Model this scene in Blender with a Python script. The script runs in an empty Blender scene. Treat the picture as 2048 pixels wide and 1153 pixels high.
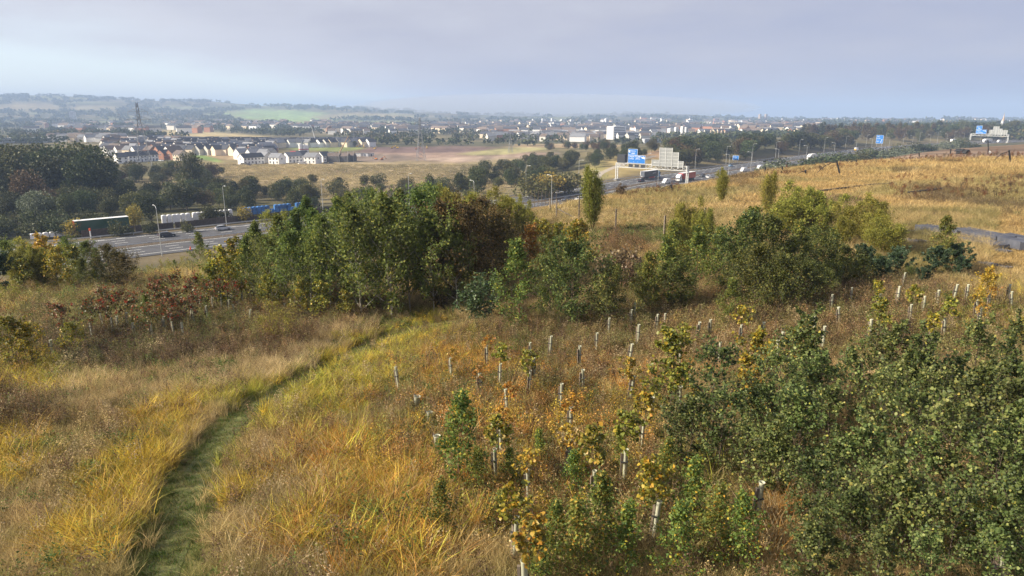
import bpy, math, random
import numpy as np
R = math.radians
SC = bpy.context.scene
COL = SC.collection
rng = np.random.default_rng(7)
random.seed(7)
# ------------------------------------------------------------------ camera, sky, sun, exposure
CZ, PITCH, FPX = 50.0, R(14.55), 1366.0          # camera height above datum, downward pitch, focal length at 2048 px
cam_d = bpy.data.cameras.new('camera')
cam = bpy.data.objects.new('camera', cam_d); COL.objects.link(cam)
cam.location = (0, 0, CZ); cam.rotation_euler = (math.pi/2 - PITCH, 0, 0)
cam_d.sensor_width = 36.0; cam_d.lens = 36.0*FPX/2048; cam_d.clip_start = 0.5; cam_d.clip_end = 60000
SC.camera = cam
SUN_AZ, SUN_EL = R(-98), R(30)                   # azimuth from the view axis (+Y), towards the left
sd = (math.sin(SUN_AZ)*math.cos(SUN_EL), math.cos(SUN_AZ)*math.cos(SUN_EL), math.sin(SUN_EL))
W = bpy.data.worlds.new('World'); SC.world = W; W.use_nodes = True
nt = W.node_tree; nt.nodes.clear()
N = lambda t, **k: (lambda n: ([setattr(n, a, b) for a, b in k.items()], n)[1])(nt.nodes.new(t))
L = nt.links.new
sky = N('ShaderNodeTexSky', sky_type='NISHITA', sun_disc=False, sun_elevation=SUN_EL, sun_rotation=SUN_AZ, altitude=100, air_density=1.0, dust_density=0.4, ozone_density=1.5)
tc = N('ShaderNodeTexCoord'); sp = N('ShaderNodeSeparateXYZ'); L(tc.outputs['Generated'], sp.inputs[0])
def wm(op, a, b, c=None):
    n = N('ShaderNodeMath', operation=op)
    for i, v in enumerate((a, b, c)):
        if v is None: continue
        if isinstance(v, (int, float)): n.inputs[i].default_value = v
        else: L(v, n.inputs[i])
    return n.outputs[0]
zz = wm('ADD', wm('MAXIMUM', sp.outputs['Z'], 0.0), 0.006)
pxp = wm('DIVIDE', sp.outputs['X'], zz)
mp = N('ShaderNodeMapping'); mp.inputs['Scale'].default_value = (2.2, 2.2, 9.0); L(tc.outputs['Generated'], mp.inputs[0])
nz = N('ShaderNodeTexNoise'); nz.inputs['Scale'].default_value = 1.6; nz.inputs['Detail'].default_value = 6; nz.inputs['Roughness'].default_value = 0.55; L(mp.outputs[0], nz.inputs['Vector'])
mp2 = N('ShaderNodeMapping'); mp2.inputs['Scale'].default_value = (1.8, 1.8, 8.0); mp2.inputs['Rotation'].default_value = (0, R(9), 0); L(tc.outputs['Generated'], mp2.inputs[0])
nz2 = N('ShaderNodeTexNoise'); nz2.inputs['Scale'].default_value = 2.3; nz2.inputs['Detail'].default_value = 4; L(mp2.outputs[0], nz2.inputs['Vector'])
edge = wm('MULTIPLY_ADD', wm('SUBTRACT', nz.outputs['Fac'], 0.5), 5.0, pxp)
mr = N('ShaderNodeMapRange', interpolation_type='SMOOTHSTEP'); mr.inputs['From Min'].default_value = -8.6; mr.inputs['From Max'].default_value = -4.2; L(edge, mr.inputs['Value'])
cr = N('ShaderNodeValToRGB'); el = cr.color_ramp.elements; el.new(0.5)          # the cloud sheet thickens towards the right
for q_, p_, c_ in zip(el, (0.0, 0.5, 1.0), ((3.35, 3.75, 5.3, 1), (4.6, 4.7, 5.65, 1), (6.0, 6.15, 6.8, 1))): q_.position = p_; q_.color = c_
fx = wm('MULTIPLY_ADD', sp.outputs['X'], -0.42, 0.5); L(wm('MULTIPLY_ADD', wm('SUBTRACT', nz2.outputs['Fac'], 0.5), 0.95, fx), cr.inputs['Fac'])
thin = N('ShaderNodeMapRange', interpolation_type='SMOOTHSTEP'); thin.inputs['From Min'].default_value = -8.0; thin.inputs['From Max'].default_value = 0.0; thin.inputs['To Min'].default_value = 0.7; thin.inputs['To Max'].default_value = 0.0; L(edge, thin.inputs['Value'])
m1 = N('ShaderNodeMix', data_type='RGBA'); L(thin.outputs[0], m1.inputs['Factor']); L(cr.outputs[0], m1.inputs['A']); m1.inputs['B'].default_value = (7.0, 7.2, 7.9, 1)
m2 = N('ShaderNodeMix', data_type='RGBA'); L(mr.outputs[0], m2.inputs['Factor']); m0 = N('ShaderNodeMix', data_type='RGBA'); m0.inputs['Factor'].default_value = 0.62; L(sky.outputs[0], m0.inputs['A']); m0.inputs['B'].default_value = (9.2, 10.1, 10.8, 1); L(m0.outputs['Result'], m2.inputs['A']); L(m1.outputs['Result'], m2.inputs['B'])
bg = N('ShaderNodeBackground'); bg.inputs['Strength'].default_value = 0.0615; L(m2.outputs['Result'], bg.inputs['Color'])
wo = N('ShaderNodeOutputWorld'); L(bg.outputs[0], wo.inputs['Surface'])
sun_d = bpy.data.lights.new('sun', 'SUN'); sun_d.energy = 5.0; sun_d.angle = R(1.5); sun_d.color = (1.0, 0.89, 0.72)
sun = bpy.data.objects.new('sun', sun_d); COL.objects.link(sun); sun.location = (sd[0]*300, sd[1]*300, 300)
from mathutils import Vector, Matrix
sun.rotation_euler = Vector(sd).to_track_quat('Z', 'Y').to_euler()
vs = SC.view_settings; vs.view_transform = 'Standard'; vs.look = 'None'; vs.exposure = 0.93; vs.gamma = 1.0; vs.use_curve_mapping = False
SC.render.engine = 'CYCLES'
cy = SC.cycles; cy.max_bounces = 5; cy.diffuse_bounces = 2; cy.glossy_bounces = 2; cy.transmission_bounces = 3; cy.transparent_max_bounces = 6; cy.volume_bounces = 2
HAZE = 2.2e-4                                     # density of the air in the haze box
cy.use_denoising = True; cy.adaptive_threshold = 0.02; cy.caustics_reflective = False; cy.caustics_refractive = False

# ------------------------------------------------------------------ numeric helpers
def hash2(ix, iy, s):
    h = (ix.astype(np.int64)*374761393 + iy.astype(np.int64)*668265263 + s*1274126177) & 0x7fffffff
    h = ((h ^ (h >> 13))*1103515245) & 0x7fffffff
    return ((h ^ (h >> 16)) & 0xffff)/65535.0
def vnoise(x, y, s=0):
    x = np.asarray(x, float); y = np.asarray(y, float)
    ix, iy = np.floor(x), np.floor(y); fx, fy = x-ix, y-iy
    fx = fx*fx*(3-2*fx); fy = fy*fy*(3-2*fy)
    a, b, c, d = hash2(ix, iy, s), hash2(ix+1, iy, s), hash2(ix, iy+1, s), hash2(ix+1, iy+1, s)
    return (a*(1-fx)+b*fx)*(1-fy) + (c*(1-fx)+d*fx)*fy
def fbm(x, y, s=0, o=3):
    t = 0; a = 0.5; n = 0
    for k in range(o):
        t = t + a*vnoise(x*2**k, y*2**k, s+k*17); n += a; a *= 0.5
    return t/n
def sstep(a, b, x):
    t = np.clip((x-a)/(b-a), 0, 1); return t*t*(3-2*t)
CP, SP = math.cos(PITCH), math.sin(PITCH)
def project(x, y, z):
    x = np.asarray(x, float); y = np.asarray(y, float); zr = np.asarray(z, float)-CZ
    d = y*CP - zr*SP; d = np.where(d < 0.1, 0.1, d)
    up = y*SP + zr*CP
    return 1024 + FPX*x/d, 576.5 - FPX*up/d
def ray(px, py):
    a = (px-1024)/FPX; b = -(py-576.5)/FPX
    return np.array([a, CP + b*SP, -SP + b*CP])

# ------------------------------------------------------------------ terrain height
PROF = {  # image column -> (forward distance, height below the camera)
 -300: [(4,-8.6),(12,-9.6),(20,-10.9),(30,-12.2),(40,-13.3),(55,-15),(62,-16.5),(75,-22),(100,-31),(120,-33.5),(200,-36),(300,-40),(700,-41),(1400,-43),(2400,-40),(3300,8),(4600,112),(5400,95),(8000,0),(16000,-90)],
 130: [(4,-8.2),(12,-9.2),(20,-10.4),(28,-11.5),(35,-12.4),(45,-13.4),(55,-14.6),(65,-16.5),(78,-21),(100,-29),(125,-33.5),(200,-35),(300,-38),(500,-41),(700,-40),(900,-38),(1400,-43),(2400,-42),(3200,-6),(3900,52),(4600,102),(5200,92),(8000,0),(16000,-90)],
 430: [(4,-8.1),(12,-9.1),(20,-10.3),(28,-11.3),(36,-12.2),(45,-13.3),(55,-14.2),(65,-15),(75,-16.3),(85,-20),(105,-29),(125,-33.5),(220,-35),(320,-40),(500,-41),(760,-38.5),(900,-36),(1100,-38),(1500,-43),(2400,-43),(3000,-28),(3600,-4),(4300,42),(4800,56),(8000,-10),(16000,-90)],
 785: [(4,-8),(12,-9),(20,-10.1),(28,-11.2),(36,-12.4),(45,-13.6),(60,-15),(80,-17),(100,-22),(130,-30),(160,-33.5),(240,-35),(330,-40),(520,-41),(700,-40),(900,-39),(1200,-42),(2500,-42),(3200,-30),(4000,-10),(4700,2),(6500,-20),(16000,-90)],
 1050: [(4,-7.9),(12,-8.9),(20,-10),(28,-10.9),(36,-11.7),(45,-12),(55,-11.9),(70,-11.6),(85,-11.6),(95,-12.6),(110,-17),(150,-28),(200,-33),(300,-34.5),(360,-38),(500,-40),(700,-40),(1500,-45),(2500,-50),(3500,-50),(4500,-42),(6000,-28),(16000,-90)],
 1250: [(4,-7.9),(12,-8.9),(20,-9.9),(28,-10.7),(36,-11.3),(50,-11.5),(65,-11.3),(85,-11.6),(105,-12),(115,-13.2),(140,-20),(180,-28),(230,-33),(370,-34),(420,-33),(480,-29),(560,-27.5),(660,-33),(900,-42),(1500,-45),(2500,-48),(3500,-42),(4500,-22),(5200,-13),(7000,-40),(16000,-120)],
 1500: [(4,-7.7),(12,-8.6),(20,-9.5),(30,-10.3),(40,-10.7),(60,-11),(85,-11.2),(110,-11.1),(130,-11),(145,-12.2),(170,-18),(230,-30),(290,-33),(440,-34),(500,-32),(580,-28),(720,-30),(1000,-38),(1500,-42),(2500,-50),(4000,-54),(5000,-48),(7000,-75),(16000,-170)],
 1800: [(4,-7.3),(12,-8.2),(20,-9),(30,-9.6),(45,-10),(70,-10.2),(100,-10.3),(140,-10.1),(165,-10.5),(200,-11.2),(216,-12.2),(270,-22),(350,-32),(700,-34),(790,-31),(950,-27),(1200,-30),(1500,-38),(3000,-50),(6000,-66),(16000,-175)],
 2048: [(4,-7.1),(12,-8),(20,-8.7),(30,-9.3),(45,-9.6),(70,-9.7),(100,-9.6),(140,-9.3),(170,-9.2),(220,-9.6),(240,-10.6),(300,-20),(400,-31),(800,-33),(900,-27),(1050,-22),(1400,-30),(3000,-50),(6000,-68),(16000,-175)],
 2400: [(4,-6.9),(12,-7.8),(20,-8.5),(30,-9),(45,-9.3),(70,-9.3),(140,-8.9),(220,-9.2),(260,-11),(320,-20),(420,-31),(800,-33),(1000,-24),(1400,-30),(3000,-50),(6000,-68),(16000,-175)],
}
LG = np.linspace(math.log(3), math.log(17000), 520)
_cols = sorted(PROF); _uc = np.array([(c-1024)/FPX for c in _cols])
_tab = []
_kern = np.exp(-0.5*(np.arange(-7, 8)/2.2)**2); _kern /= _kern.sum()
for c in _cols:
    p = np.array(PROF[c], float); v = np.interp(LG, np.log(p[:, 0]), p[:, 1])
    _tab.append(np.convolve(np.pad(v, 7, mode='edge'), _kern, 'valid'))
_tab = np.array(_tab)
UG = np.linspace(-1.1, 1.1, 221)
TAB = np.array([np.interp(UG, _uc, _tab[:, j]) for j in range(len(LG))]).T
_k2 = np.exp(-0.5*(np.arange(-14, 15)/5.0)**2); _k2 /= _k2.sum()
TAB = np.apply_along_axis(lambda v: np.convolve(np.pad(v, 14, mode='edge'), _k2, 'valid'), 0, TAB)
# motorway centreline, on the valley side at z = -34 below the camera
ROADP = np.array([(-620,-330),(-420,-130),(-300,-13),(-200,83),(-104,170),(-80,190),(-40,225),(7,261),(34,291),(66,335),(136,415),(215,508),(300,600),(400,690),(530,780),(720,880),(950,980),(1300,1110)], float)
def catmull(P, n=24):
    out = []
    Q = np.vstack([2*P[0]-P[1], P, 2*P[-1]-P[-2]])
    for i in range(1, len(Q)-2):
        t = np.linspace(0, 1, n, endpoint=False)[:, None]
        a, b, c, d = Q[i-1], Q[i], Q[i+1], Q[i+2]
        out.append(0.5*((2*b)+(-a+c)*t+(2*a-5*b+4*c-d)*t**2+(-a+3*b-3*c+d)*t**3))
    out.append(P[-1][None]); return np.vstack(out)
_rc = catmull(ROADP)
for _ in range(3):
    _rc[1:-1] = (_rc[:-2]+2*_rc[1:-1]+_rc[2:])/4
_seg = np.r_[0, np.cumsum(np.linalg.norm(np.diff(_rc, axis=0), axis=1))]
RS = np.arange(0, _seg[-1], 4.0)
RC = np.c_[np.interp(RS, _seg, _rc[:, 0]), np.interp(RS, _seg, _rc[:, 1])]
RT = np.gradient(RC, axis=0); RT /= np.linalg.norm(RT, axis=1)[:, None]
RN = np.c_[RT[:, 1], -RT[:, 0]]                   # towards the camera's side
ROADZ = CZ-34.0
_RX = np.arange(-660, 1361, 4.0); _RY = np.arange(-360, 1161, 4.0)
_GX, _GY = np.meshgrid(_RX, _RY, indexing='ij'); _RD = np.full(_GX.shape, 1e12)
for _p in RC: np.minimum(_RD, (_GX-_p[0])**2+(_GY-_p[1])**2, out=_RD)
_RD = np.sqrt(_RD)
def road_dist(x, y):
    x = np.asarray(x, float).ravel(); y = np.asarray(y, float).ravel()
    fx = np.clip((x+660)/4, 0, len(_RX)-1.001); fy = np.clip((y+360)/4, 0, len(_RY)-1.001); i = fx.astype(int); j = fy.astype(int); a = fx-i; b = fy-j
    out = np.maximum(np.maximum(-660-x, x-1356), np.maximum(-360-y, y-1156)).clip(0)
    return (_RD[i, j]*(1-a)+_RD[i+1, j]*a)*(1-b)+(_RD[i, j+1]*(1-a)+_RD[i+1, j+1]*a)*b+out
def height(x, y):
    x = np.asarray(x, float); y = np.asarray(y, float); sh = x.shape
    x = x.ravel(); y = y.ravel()
    th = np.clip(np.arctan2(x, y), -0.80, 0.80); r = np.hypot(x, y)+1e-6
    th = np.where(np.abs(np.arctan2(x, y)) > 2.6, th*0.6, th)
    Y = np.clip(r*np.cos(th), 3.01, 16900); u = np.tan(th)
    fi = (np.log(Y)-LG[0])/(LG[1]-LG[0]); fu = np.clip((u-UG[0])/(UG[1]-UG[0]), 0, len(UG)-1.001)
    i = np.clip(fi.astype(int), 0, len(LG)-2); j = fu.astype(int); a = fi-i; b = fu-j
    z = (TAB[j, i]*(1-a)+TAB[j, i+1]*a)*(1-b) + (TAB[j+1, i]*(1-a)+TAB[j+1, i+1]*a)*b
    near = np.exp(-(r/170)**2)
    z = z + (fbm(x/3.1, y/3.1, 3)-0.5)*0.42*near + (fbm(x/14, y/14, 5)-0.5)*0.9*np.clip((r-14)/30, 0, 1)*near
    z = z + (fbm(x/330, y/330, 9, 4)-0.5)*np.clip((r-1800)/2200, 0, 1)*38*np.clip((7000-r)/2000, 0.15, 1)
    m = (r > 110) & (r < 1750)
    if m.any():
        d = road_dist(x[m], y[m]); w = sstep(19, 40, d)
        z[m] = -34.0*(1-w) + z[m]*w - 0.12*(1-w)
    return (z+CZ).reshape(sh)
_S = np.exp(np.linspace(math.log(4), math.log(15000), 1100))
def gp(px, py, dz=0.0):
    """the ground point whose top (dz above ground) is seen at this image point"""
    d = ray(px, py); k = _S/d[1]
    X, Y, Z = d[0]*k, d[1]*k, CZ+d[2]*k
    f = Z - (height(X, Y)+dz)
    i = np.argmax(f < 0)
    if f[i] >= 0 or i == 0: i = len(_S)-1
    t = f[i-1]/(f[i-1]-f[i]+1e-9)
    x = X[i-1]+(X[i]-X[i-1])*t; y = Y[i-1]+(Y[i]-Y[i-1])*t
    return float(x), float(y), float(height(np.array([x]), np.array([y]))[0])
def at(px, top, Y):
    """ground point under image column px at forward distance Y, and the height reaching image row top"""
    x = (px-1024)/FPX*Y
    for _ in range(3):
        z = float(height(np.array([x]), np.array([Y]))[0]); x = (px-1024)/FPX*(Y*CP-(z-CZ+1)*SP)
    d = ray(px, top); zt = CZ + d[2]*Y/d[1]
    return x, Y, z, zt-z

# ------------------------------------------------------------------ object helpers
def link(o, parent=None):
    COL.objects.link(o); o.parent = parent; return o
def tag(o, label=None, cat=None, group=None, kind=None):
    for k, v in (('label', label), ('category', cat), ('group', group), ('kind', kind)):
        if v: o[k] = v
    return o
def empty(name, loc=(0, 0, 0), rz=0.0, label=None, cat=None, group=None):
    o = bpy.data.objects.new(name, None); COL.objects.link(o); o.location = loc; o.rotation_euler = (0, 0, rz); o.empty_display_size = 0.2
    return tag(o, label, cat, group)
def np_mesh(name, V, F, mats=(), midx=None, smooth=False, attrs=None):
    V = np.asarray(V, np.float32); F = np.asarray(F, np.int32); k = F.shape[1]
    me = bpy.data.meshes.new(name); me.vertices.add(len(V)); me.vertices.foreach_set('co', V.ravel())
    me.loops.add(F.size); me.loops.foreach_set('vertex_index', F.ravel())
    me.polygons.add(len(F)); me.polygons.foreach_set('loop_start', np.arange(0, F.size, k, dtype=np.int32))
    me.update(calc_edges=True)
    if smooth: me.polygons.foreach_set('use_smooth', np.ones(len(F), bool))
    for m in mats: me.materials.append(m)
    if midx is not None: me.polygons.foreach_set('material_index', np.asarray(midx, np.int32))
    for nm, arr in (attrs or {}).items():
        arr = np.asarray(arr, np.float32)
        if arr.ndim == 1:
            a = me.attributes.new(nm, 'FLOAT', 'POINT'); a.data.foreach_set('value', arr)
        else:
            a = me.attributes.new(nm, 'FLOAT_COLOR', 'POINT'); a.data.foreach_set('color', np.c_[arr, np.ones(len(arr), np.float32)].astype(np.float32).ravel())
    return me
def obj(name, me, parent=None, loc=None):
    o = bpy.data.objects.new(name, me); link(o, parent)
    if loc is not None: o.location = loc
    return o
class MB:
    """collects simple solids into one mesh"""
    def __init__(s): s.v = []; s.f = []
    def box(s, c, d, rz=0.0, taper=1.0):
        x, y, z = d[0]/2, d[1]/2, d[2]/2; n = len(s.v); ca, sa = math.cos(rz), math.sin(rz)
        for (i, j, k) in ((-1,-1,-1),(1,-1,-1),(1,1,-1),(-1,1,-1),(-1,-1,1),(1,-1,1),(1,1,1),(-1,1,1)):
            t = taper if k > 0 else 1.0; a, b = i*x*t, j*y*t
            s.v.append((c[0]+a*ca-b*sa, c[1]+a*sa+b*ca, c[2]+k*z))
        s.f += [tuple(n+q for q in f) for f in ((0,3,2,1),(4,5,6,7),(0,1,5,4),(1,2,6,5),(2,3,7,6),(3,0,4,7))]
        return s
    def tube(s, p, q, r0, r1=None, n=6, cap=True):
        r1 = r0 if r1 is None else r1; p = Vector(p); q = Vector(q); d = (q-p)
        if d.length < 1e-6: return s
        a = d.to_track_quat('Z', 'Y').to_matrix(); b = len(s.v)
        for c, r in ((p, r0), (q, r1)):
            for i in range(n):
                t = 2*math.pi*i/n; s.v.append(tuple(c + a @ Vector((math.cos(t)*r, math.sin(t)*r, 0))))
        s.f += [(b+i, b+(i+1) % n, b+n+(i+1) % n, b+n+i) for i in range(n)]
        if cap: s.f += [tuple(b+n-1-i for i in range(n)), tuple(b+n+i for i in range(n))]
        return s
    def poly(s, pts): n = len(s.v); s.v += [tuple(p) for p in pts]; s.f.append(tuple(range(n, n+len(pts)))); return s
    def prism(s, prof, x0, x1):
        """profile of (y, z) points extruded along x"""
        n = len(prof); b = len(s.v)
        s.v += [(x0, y, z) for y, z in prof] + [(x1, y, z) for y, z in prof]
        s.f += [(b+i, b+(i+1) % n, b+n+(i+1) % n, b+n+i) for i in range(n)] + [tuple(b+n-1-i for i in range(n)), tuple(b+n+i for i in range(n))]
        return s
    def mesh(s, name, mat, smooth=False):
        me = bpy.data.meshes.new(name); me.from_pydata(s.v, [], s.f); me.update()
        if mat: me.materials.append(mat)
        if smooth: me.polygons.foreach_set('use_smooth', np.ones(len(me.polygons), bool))
        return me
    def build(s, name, mat, parent=None, loc=None, smooth=False): return obj(name, s.mesh(name, mat, smooth), parent, loc)
def copy_tree(o, loc, rz=None, label=None, scale=None, parent=None):
    c = o.copy(); link(c, parent)
    if parent is None:
        c.location = loc
        if rz is not None: c.rotation_euler = (c.rotation_euler[0], c.rotation_euler[1], rz)
        if scale is not None: c.scale = scale if hasattr(scale, '__len__') else (scale,)*3
        if label: c['label'] = label
    for ch in KIDS.get(o.name, []):
        k = copy_tree(ch, None, parent=c)
    return c
KIDS = {}
def index_kids():
    KIDS.clear()
    for o in bpy.data.objects:
        if o.parent: KIDS.setdefault(o.parent.name, []).append(o)
_ORD = 'first second third fourth fifth sixth seventh eighth ninth tenth eleventh twelfth thirteenth fourteenth fifteenth sixteenth seventeenth eighteenth nineteenth twentieth'.split()
def ordw(i):
    if i < 20: return _ORD[i]
    n = i+1; return f"{n}{'st' if n % 10 == 1 and n != 11 else 'nd' if n % 10 == 2 and n != 12 else 'rd' if n % 10 == 3 and n != 13 else 'th'}"

# ------------------------------------------------------------------ materials
def mat(name, col, rough=0.8, metal=0.0, noise=None, bump=0.0, spec=0.3, coat=0.0, var=0.0):
    """plain surface with optional colour mottling noise=(scale, amount) and object-to-object variation"""
    m = bpy.data.materials.new(name); m.use_nodes = True; t = m.node_tree; b = t.nodes['Principled BSDF']
    b.inputs['Roughness'].default_value = rough; b.inputs['Metallic'].default_value = metal; b.inputs['Specular IOR Level'].default_value = spec
    if coat: b.inputs['Coat Weight'].default_value = coat; b.inputs['Coat Roughness'].default_value = 0.06
    b.inputs['Base Color'].default_value = (*col, 1); src = None
    if noise:
        co = t.nodes.new('ShaderNodeTexCoord'); n = t.nodes.new('ShaderNodeTexNoise'); n.inputs['Scale'].default_value = noise[0]; n.inputs['Detail'].default_value = 6
        t.links.new(co.outputs['Object'], n.inputs['Vector'])
        mx = t.nodes.new('ShaderNodeMix'); mx.data_type = 'RGBA'; mr_ = t.nodes.new('ShaderNodeMapRange'); mr_.inputs['From Min'].default_value = 0.3; mr_.inputs['From Max'].default_value = 0.7
        t.links.new(n.outputs['Fac'], mr_.inputs['Value']); t.links.new(mr_.outputs[0], mx.inputs['Factor'])
        a = noise[1]; mx.inputs['A'].default_value = (*[c*(1-a) for c in col], 1); mx.inputs['B'].default_value = (*[min(1, c*(1+a)) for c in col], 1)
        src = mx.outputs['Result']
        if bump:
            bp = t.nodes.new('ShaderNodeBump'); bp.inputs['Strength'].default_value = bump; bp.inputs['Distance'].default_value = 0.05; t.links.new(n.outputs['Fac'], bp.inputs['Height']); t.links.new(bp.outputs[0], b.inputs['Normal'])
    if var:
        oi = t.nodes.new('ShaderNodeObjectInfo'); mr2 = t.nodes.new('ShaderNodeMapRange'); mr2.inputs['To Min'].default_value = 1-var; mr2.inputs['To Max'].default_value = 1+var; t.links.new(oi.outputs['Random'], mr2.inputs['Value'])
        hs = t.nodes.new('ShaderNodeHueSaturation'); t.links.new(mr2.outputs[0], hs.inputs['Value'])
        if src: t.links.new(src, hs.inputs['Color'])
        else: hs.inputs['Color'].default_value = (*col, 1)
        src = hs.outputs[0]
    if src: t.links.new(src, b.inputs['Base Color'])
    return m
def leafmat(name, stops, trans=0.3, rough=0.5, spec=0.35, hue=0.03, val=0.2, attr='rnd', instancer=False):
    m = bpy.data.materials.new(name); m.use_nodes = True; t = m.node_tree; b = t.nodes['Principled BSDF']; out = t.nodes['Material Output']
    at_ = t.nodes.new('ShaderNodeAttribute'); at_.attribute_name = attr
    r = t.nodes.new('ShaderNodeValToRGB'); e = r.color_ramp.elements
    while len(e) < len(stops): e.new(0.5)
    for q, (p, c) in zip(e, stops): q.position = p; q.color = (*c, 1)
    t.links.new(at_.outputs['Fac'], r.inputs['Fac'])
    oi = t.nodes.new('ShaderNodeObjectInfo'); hs = t.nodes.new('ShaderNodeHueSaturation'); t.links.new(r.outputs[0], hs.inputs['Color'])
    for sock, lo, hi, mul in (('Hue', 0.5-hue, 0.5+hue, 1.0), ('Value', 1-val, 1+val, 7.31)):
        f = t.nodes.new('ShaderNodeMath'); f.operation = 'MULTIPLY'; f.inputs[1].default_value = mul; t.links.new(oi.outputs['Random'], f.inputs[0])
        g = t.nodes.new('ShaderNodeMath'); g.operation = 'FRACT'; t.links.new(f.outputs[0], g.inputs[0])
        h = t.nodes.new('ShaderNodeMapRange'); h.inputs['To Min'].default_value = lo; h.inputs['To Max'].default_value = hi; t.links.new(g.outputs[0], h.inputs['Value']); t.links.new(h.outputs[0], hs.inputs[sock])
    b.inputs['Roughness'].default_value = rough; b.inputs['Specular IOR Level'].default_value = spec
    t.links.new(hs.outputs[0], b.inputs['Base Color'])
    if trans:
        tr = t.nodes.new('ShaderNodeBsdfTranslucent'); t.links.new(hs.outputs[0], tr.inputs['Color'])
        mx = t.nodes.new('ShaderNodeMixShader'); mx.inputs[0].default_value = trans; t.links.new(b.outputs[0], mx.inputs[1]); t.links.new(tr.outputs[0], mx.inputs[2]); t.links.new(mx.outputs[0], out.inputs['Surface'])
    return m
def attrmat(name, attr, instancer=False, rough=0.85, trans=0.0, noise=None, bump=0.0, spec=0.15, gain=(0.7, 1.3)):
    m = bpy.data.materials.new(name); m.use_nodes = True; t = m.node_tree; b = t.nodes['Principled BSDF']; out = t.nodes['Material Output']
    a = t.nodes.new('ShaderNodeAttribute'); a.attribute_name = attr
    if instancer: a.attribute_type = 'INSTANCER'
    src = a.outputs['Color']
    f = None
    if instancer:
        q = t.nodes.new('ShaderNodeAttribute'); q.attribute_name = 'rnd'; f = q.outputs['Fac']
    elif noise:
        co = t.nodes.new('ShaderNodeTexCoord'); n = t.nodes.new('ShaderNodeTexNoise'); n.inputs['Scale'].default_value = noise; n.inputs['Detail'].default_value = 8; n.inputs['Roughness'].default_value = 0.65
        t.links.new(co.outputs['Object'], n.inputs['Vector']); f = n.outputs['Fac']
        if bump:
            bp = t.nodes.new('ShaderNodeBump'); bp.inputs['Strength'].default_value = bump; bp.inputs['Distance'].default_value = 0.3; t.links.new(f, bp.inputs['Height']); t.links.new(bp.outputs[0], b.inputs['Normal'])
    if f is not None:
        mr_ = t.nodes.new('ShaderNodeMapRange'); mr_.inputs['To Min'].default_value = gain[0]; mr_.inputs['To Max'].default_value = gain[1]
        if noise: mr_.inputs['From Min'].default_value = 0.33; mr_.inputs['From Max'].default_value = 0.67
        if noise:
            n2_ = t.nodes.new('ShaderNodeTexNoise'); n2_.inputs['Scale'].default_value = noise*.075; n2_.inputs['Detail'].default_value = 9; n2_.inputs['Roughness'].default_value = .7; t.links.new(co.outputs['Object'], n2_.inputs['Vector'])
            ad = t.nodes.new('ShaderNodeMath'); ad.operation = 'MULTIPLY_ADD'; ad.inputs[1].default_value = .5; t.links.new(f, ad.inputs[0]); hf = t.nodes.new('ShaderNodeMath'); hf.operation = 'MULTIPLY'; hf.inputs[1].default_value = .5; t.links.new(n2_.outputs['Fac'], hf.inputs[0]); t.links.new(hf.outputs[0], ad.inputs[2]); f = ad.outputs[0]
        t.links.new(f, mr_.inputs['Value'])
        mx = t.nodes.new('ShaderNodeVectorMath'); mx.operation = 'SCALE'; t.links.new(src, mx.inputs[0]); t.links.new(mr_.outputs[0], mx.inputs['Scale']); src = mx.outputs[0]
    t.links.new(src, b.inputs['Base Color']); b.inputs['Roughness'].default_value = rough; b.inputs['Specular IOR Level'].default_value = spec
    if trans:
        tr = t.nodes.new('ShaderNodeBsdfTranslucent'); t.links.new(src, tr.inputs['Color'])
        mx = t.nodes.new('ShaderNodeMixShader'); mx.inputs[0].default_value = trans; t.links.new(b.outputs[0], mx.inputs[1]); t.links.new(tr.outputs[0], mx.inputs[2]); t.links.new(mx.outputs[0], out.inputs['Surface'])
    return m

# ================================================================== THE SETTING
def patch(px, py, c, n, soft=0.35):
    """soft elliptical mask in photo coordinates (cx, cy, rx, ry, turn), its edge broken up by noise n"""
    cx, cy, rx, ry, a = c; ca, sa = math.cos(R(a)), math.sin(R(a))
    dx, dy = px-cx, py-cy; u = (dx*ca+dy*sa)/rx; v = (-dx*sa+dy*ca)/ry
    return 1-sstep(1-soft, 1+soft, np.sqrt(u*u+v*v)+(n-0.5)*1.1)
STRAW, GOLD, ORANGE, YGREEN = (.51,.385,.18), (.64,.45,.06), (.56,.26,.05), (.50,.50,.06)
BROWN, OLIVE, GREEN, PALE, RUSS = (.145,.095,.065), (.25,.24,.085), (.12,.19,.045), (.62,.49,.28), (.28,.16,.08)
# mown path through the grass: image points of its middle
PATHP = np.array([gp(*p)[:2] for p in ((300,1290),(325,1153),(352,1060),(395,950),(440,880),(495,828),(550,793),(625,752),(705,713),(785,677),(860,655),(935,645),(985,640))])
PC = catmull(PATHP, 14)
def path_dist(x, y):
    d = np.full(np.shape(x), 1e9)
    for p in PC: d = np.minimum(d, (x-p[0])**2+(y-p[1])**2)
    return np.sqrt(d)

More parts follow.
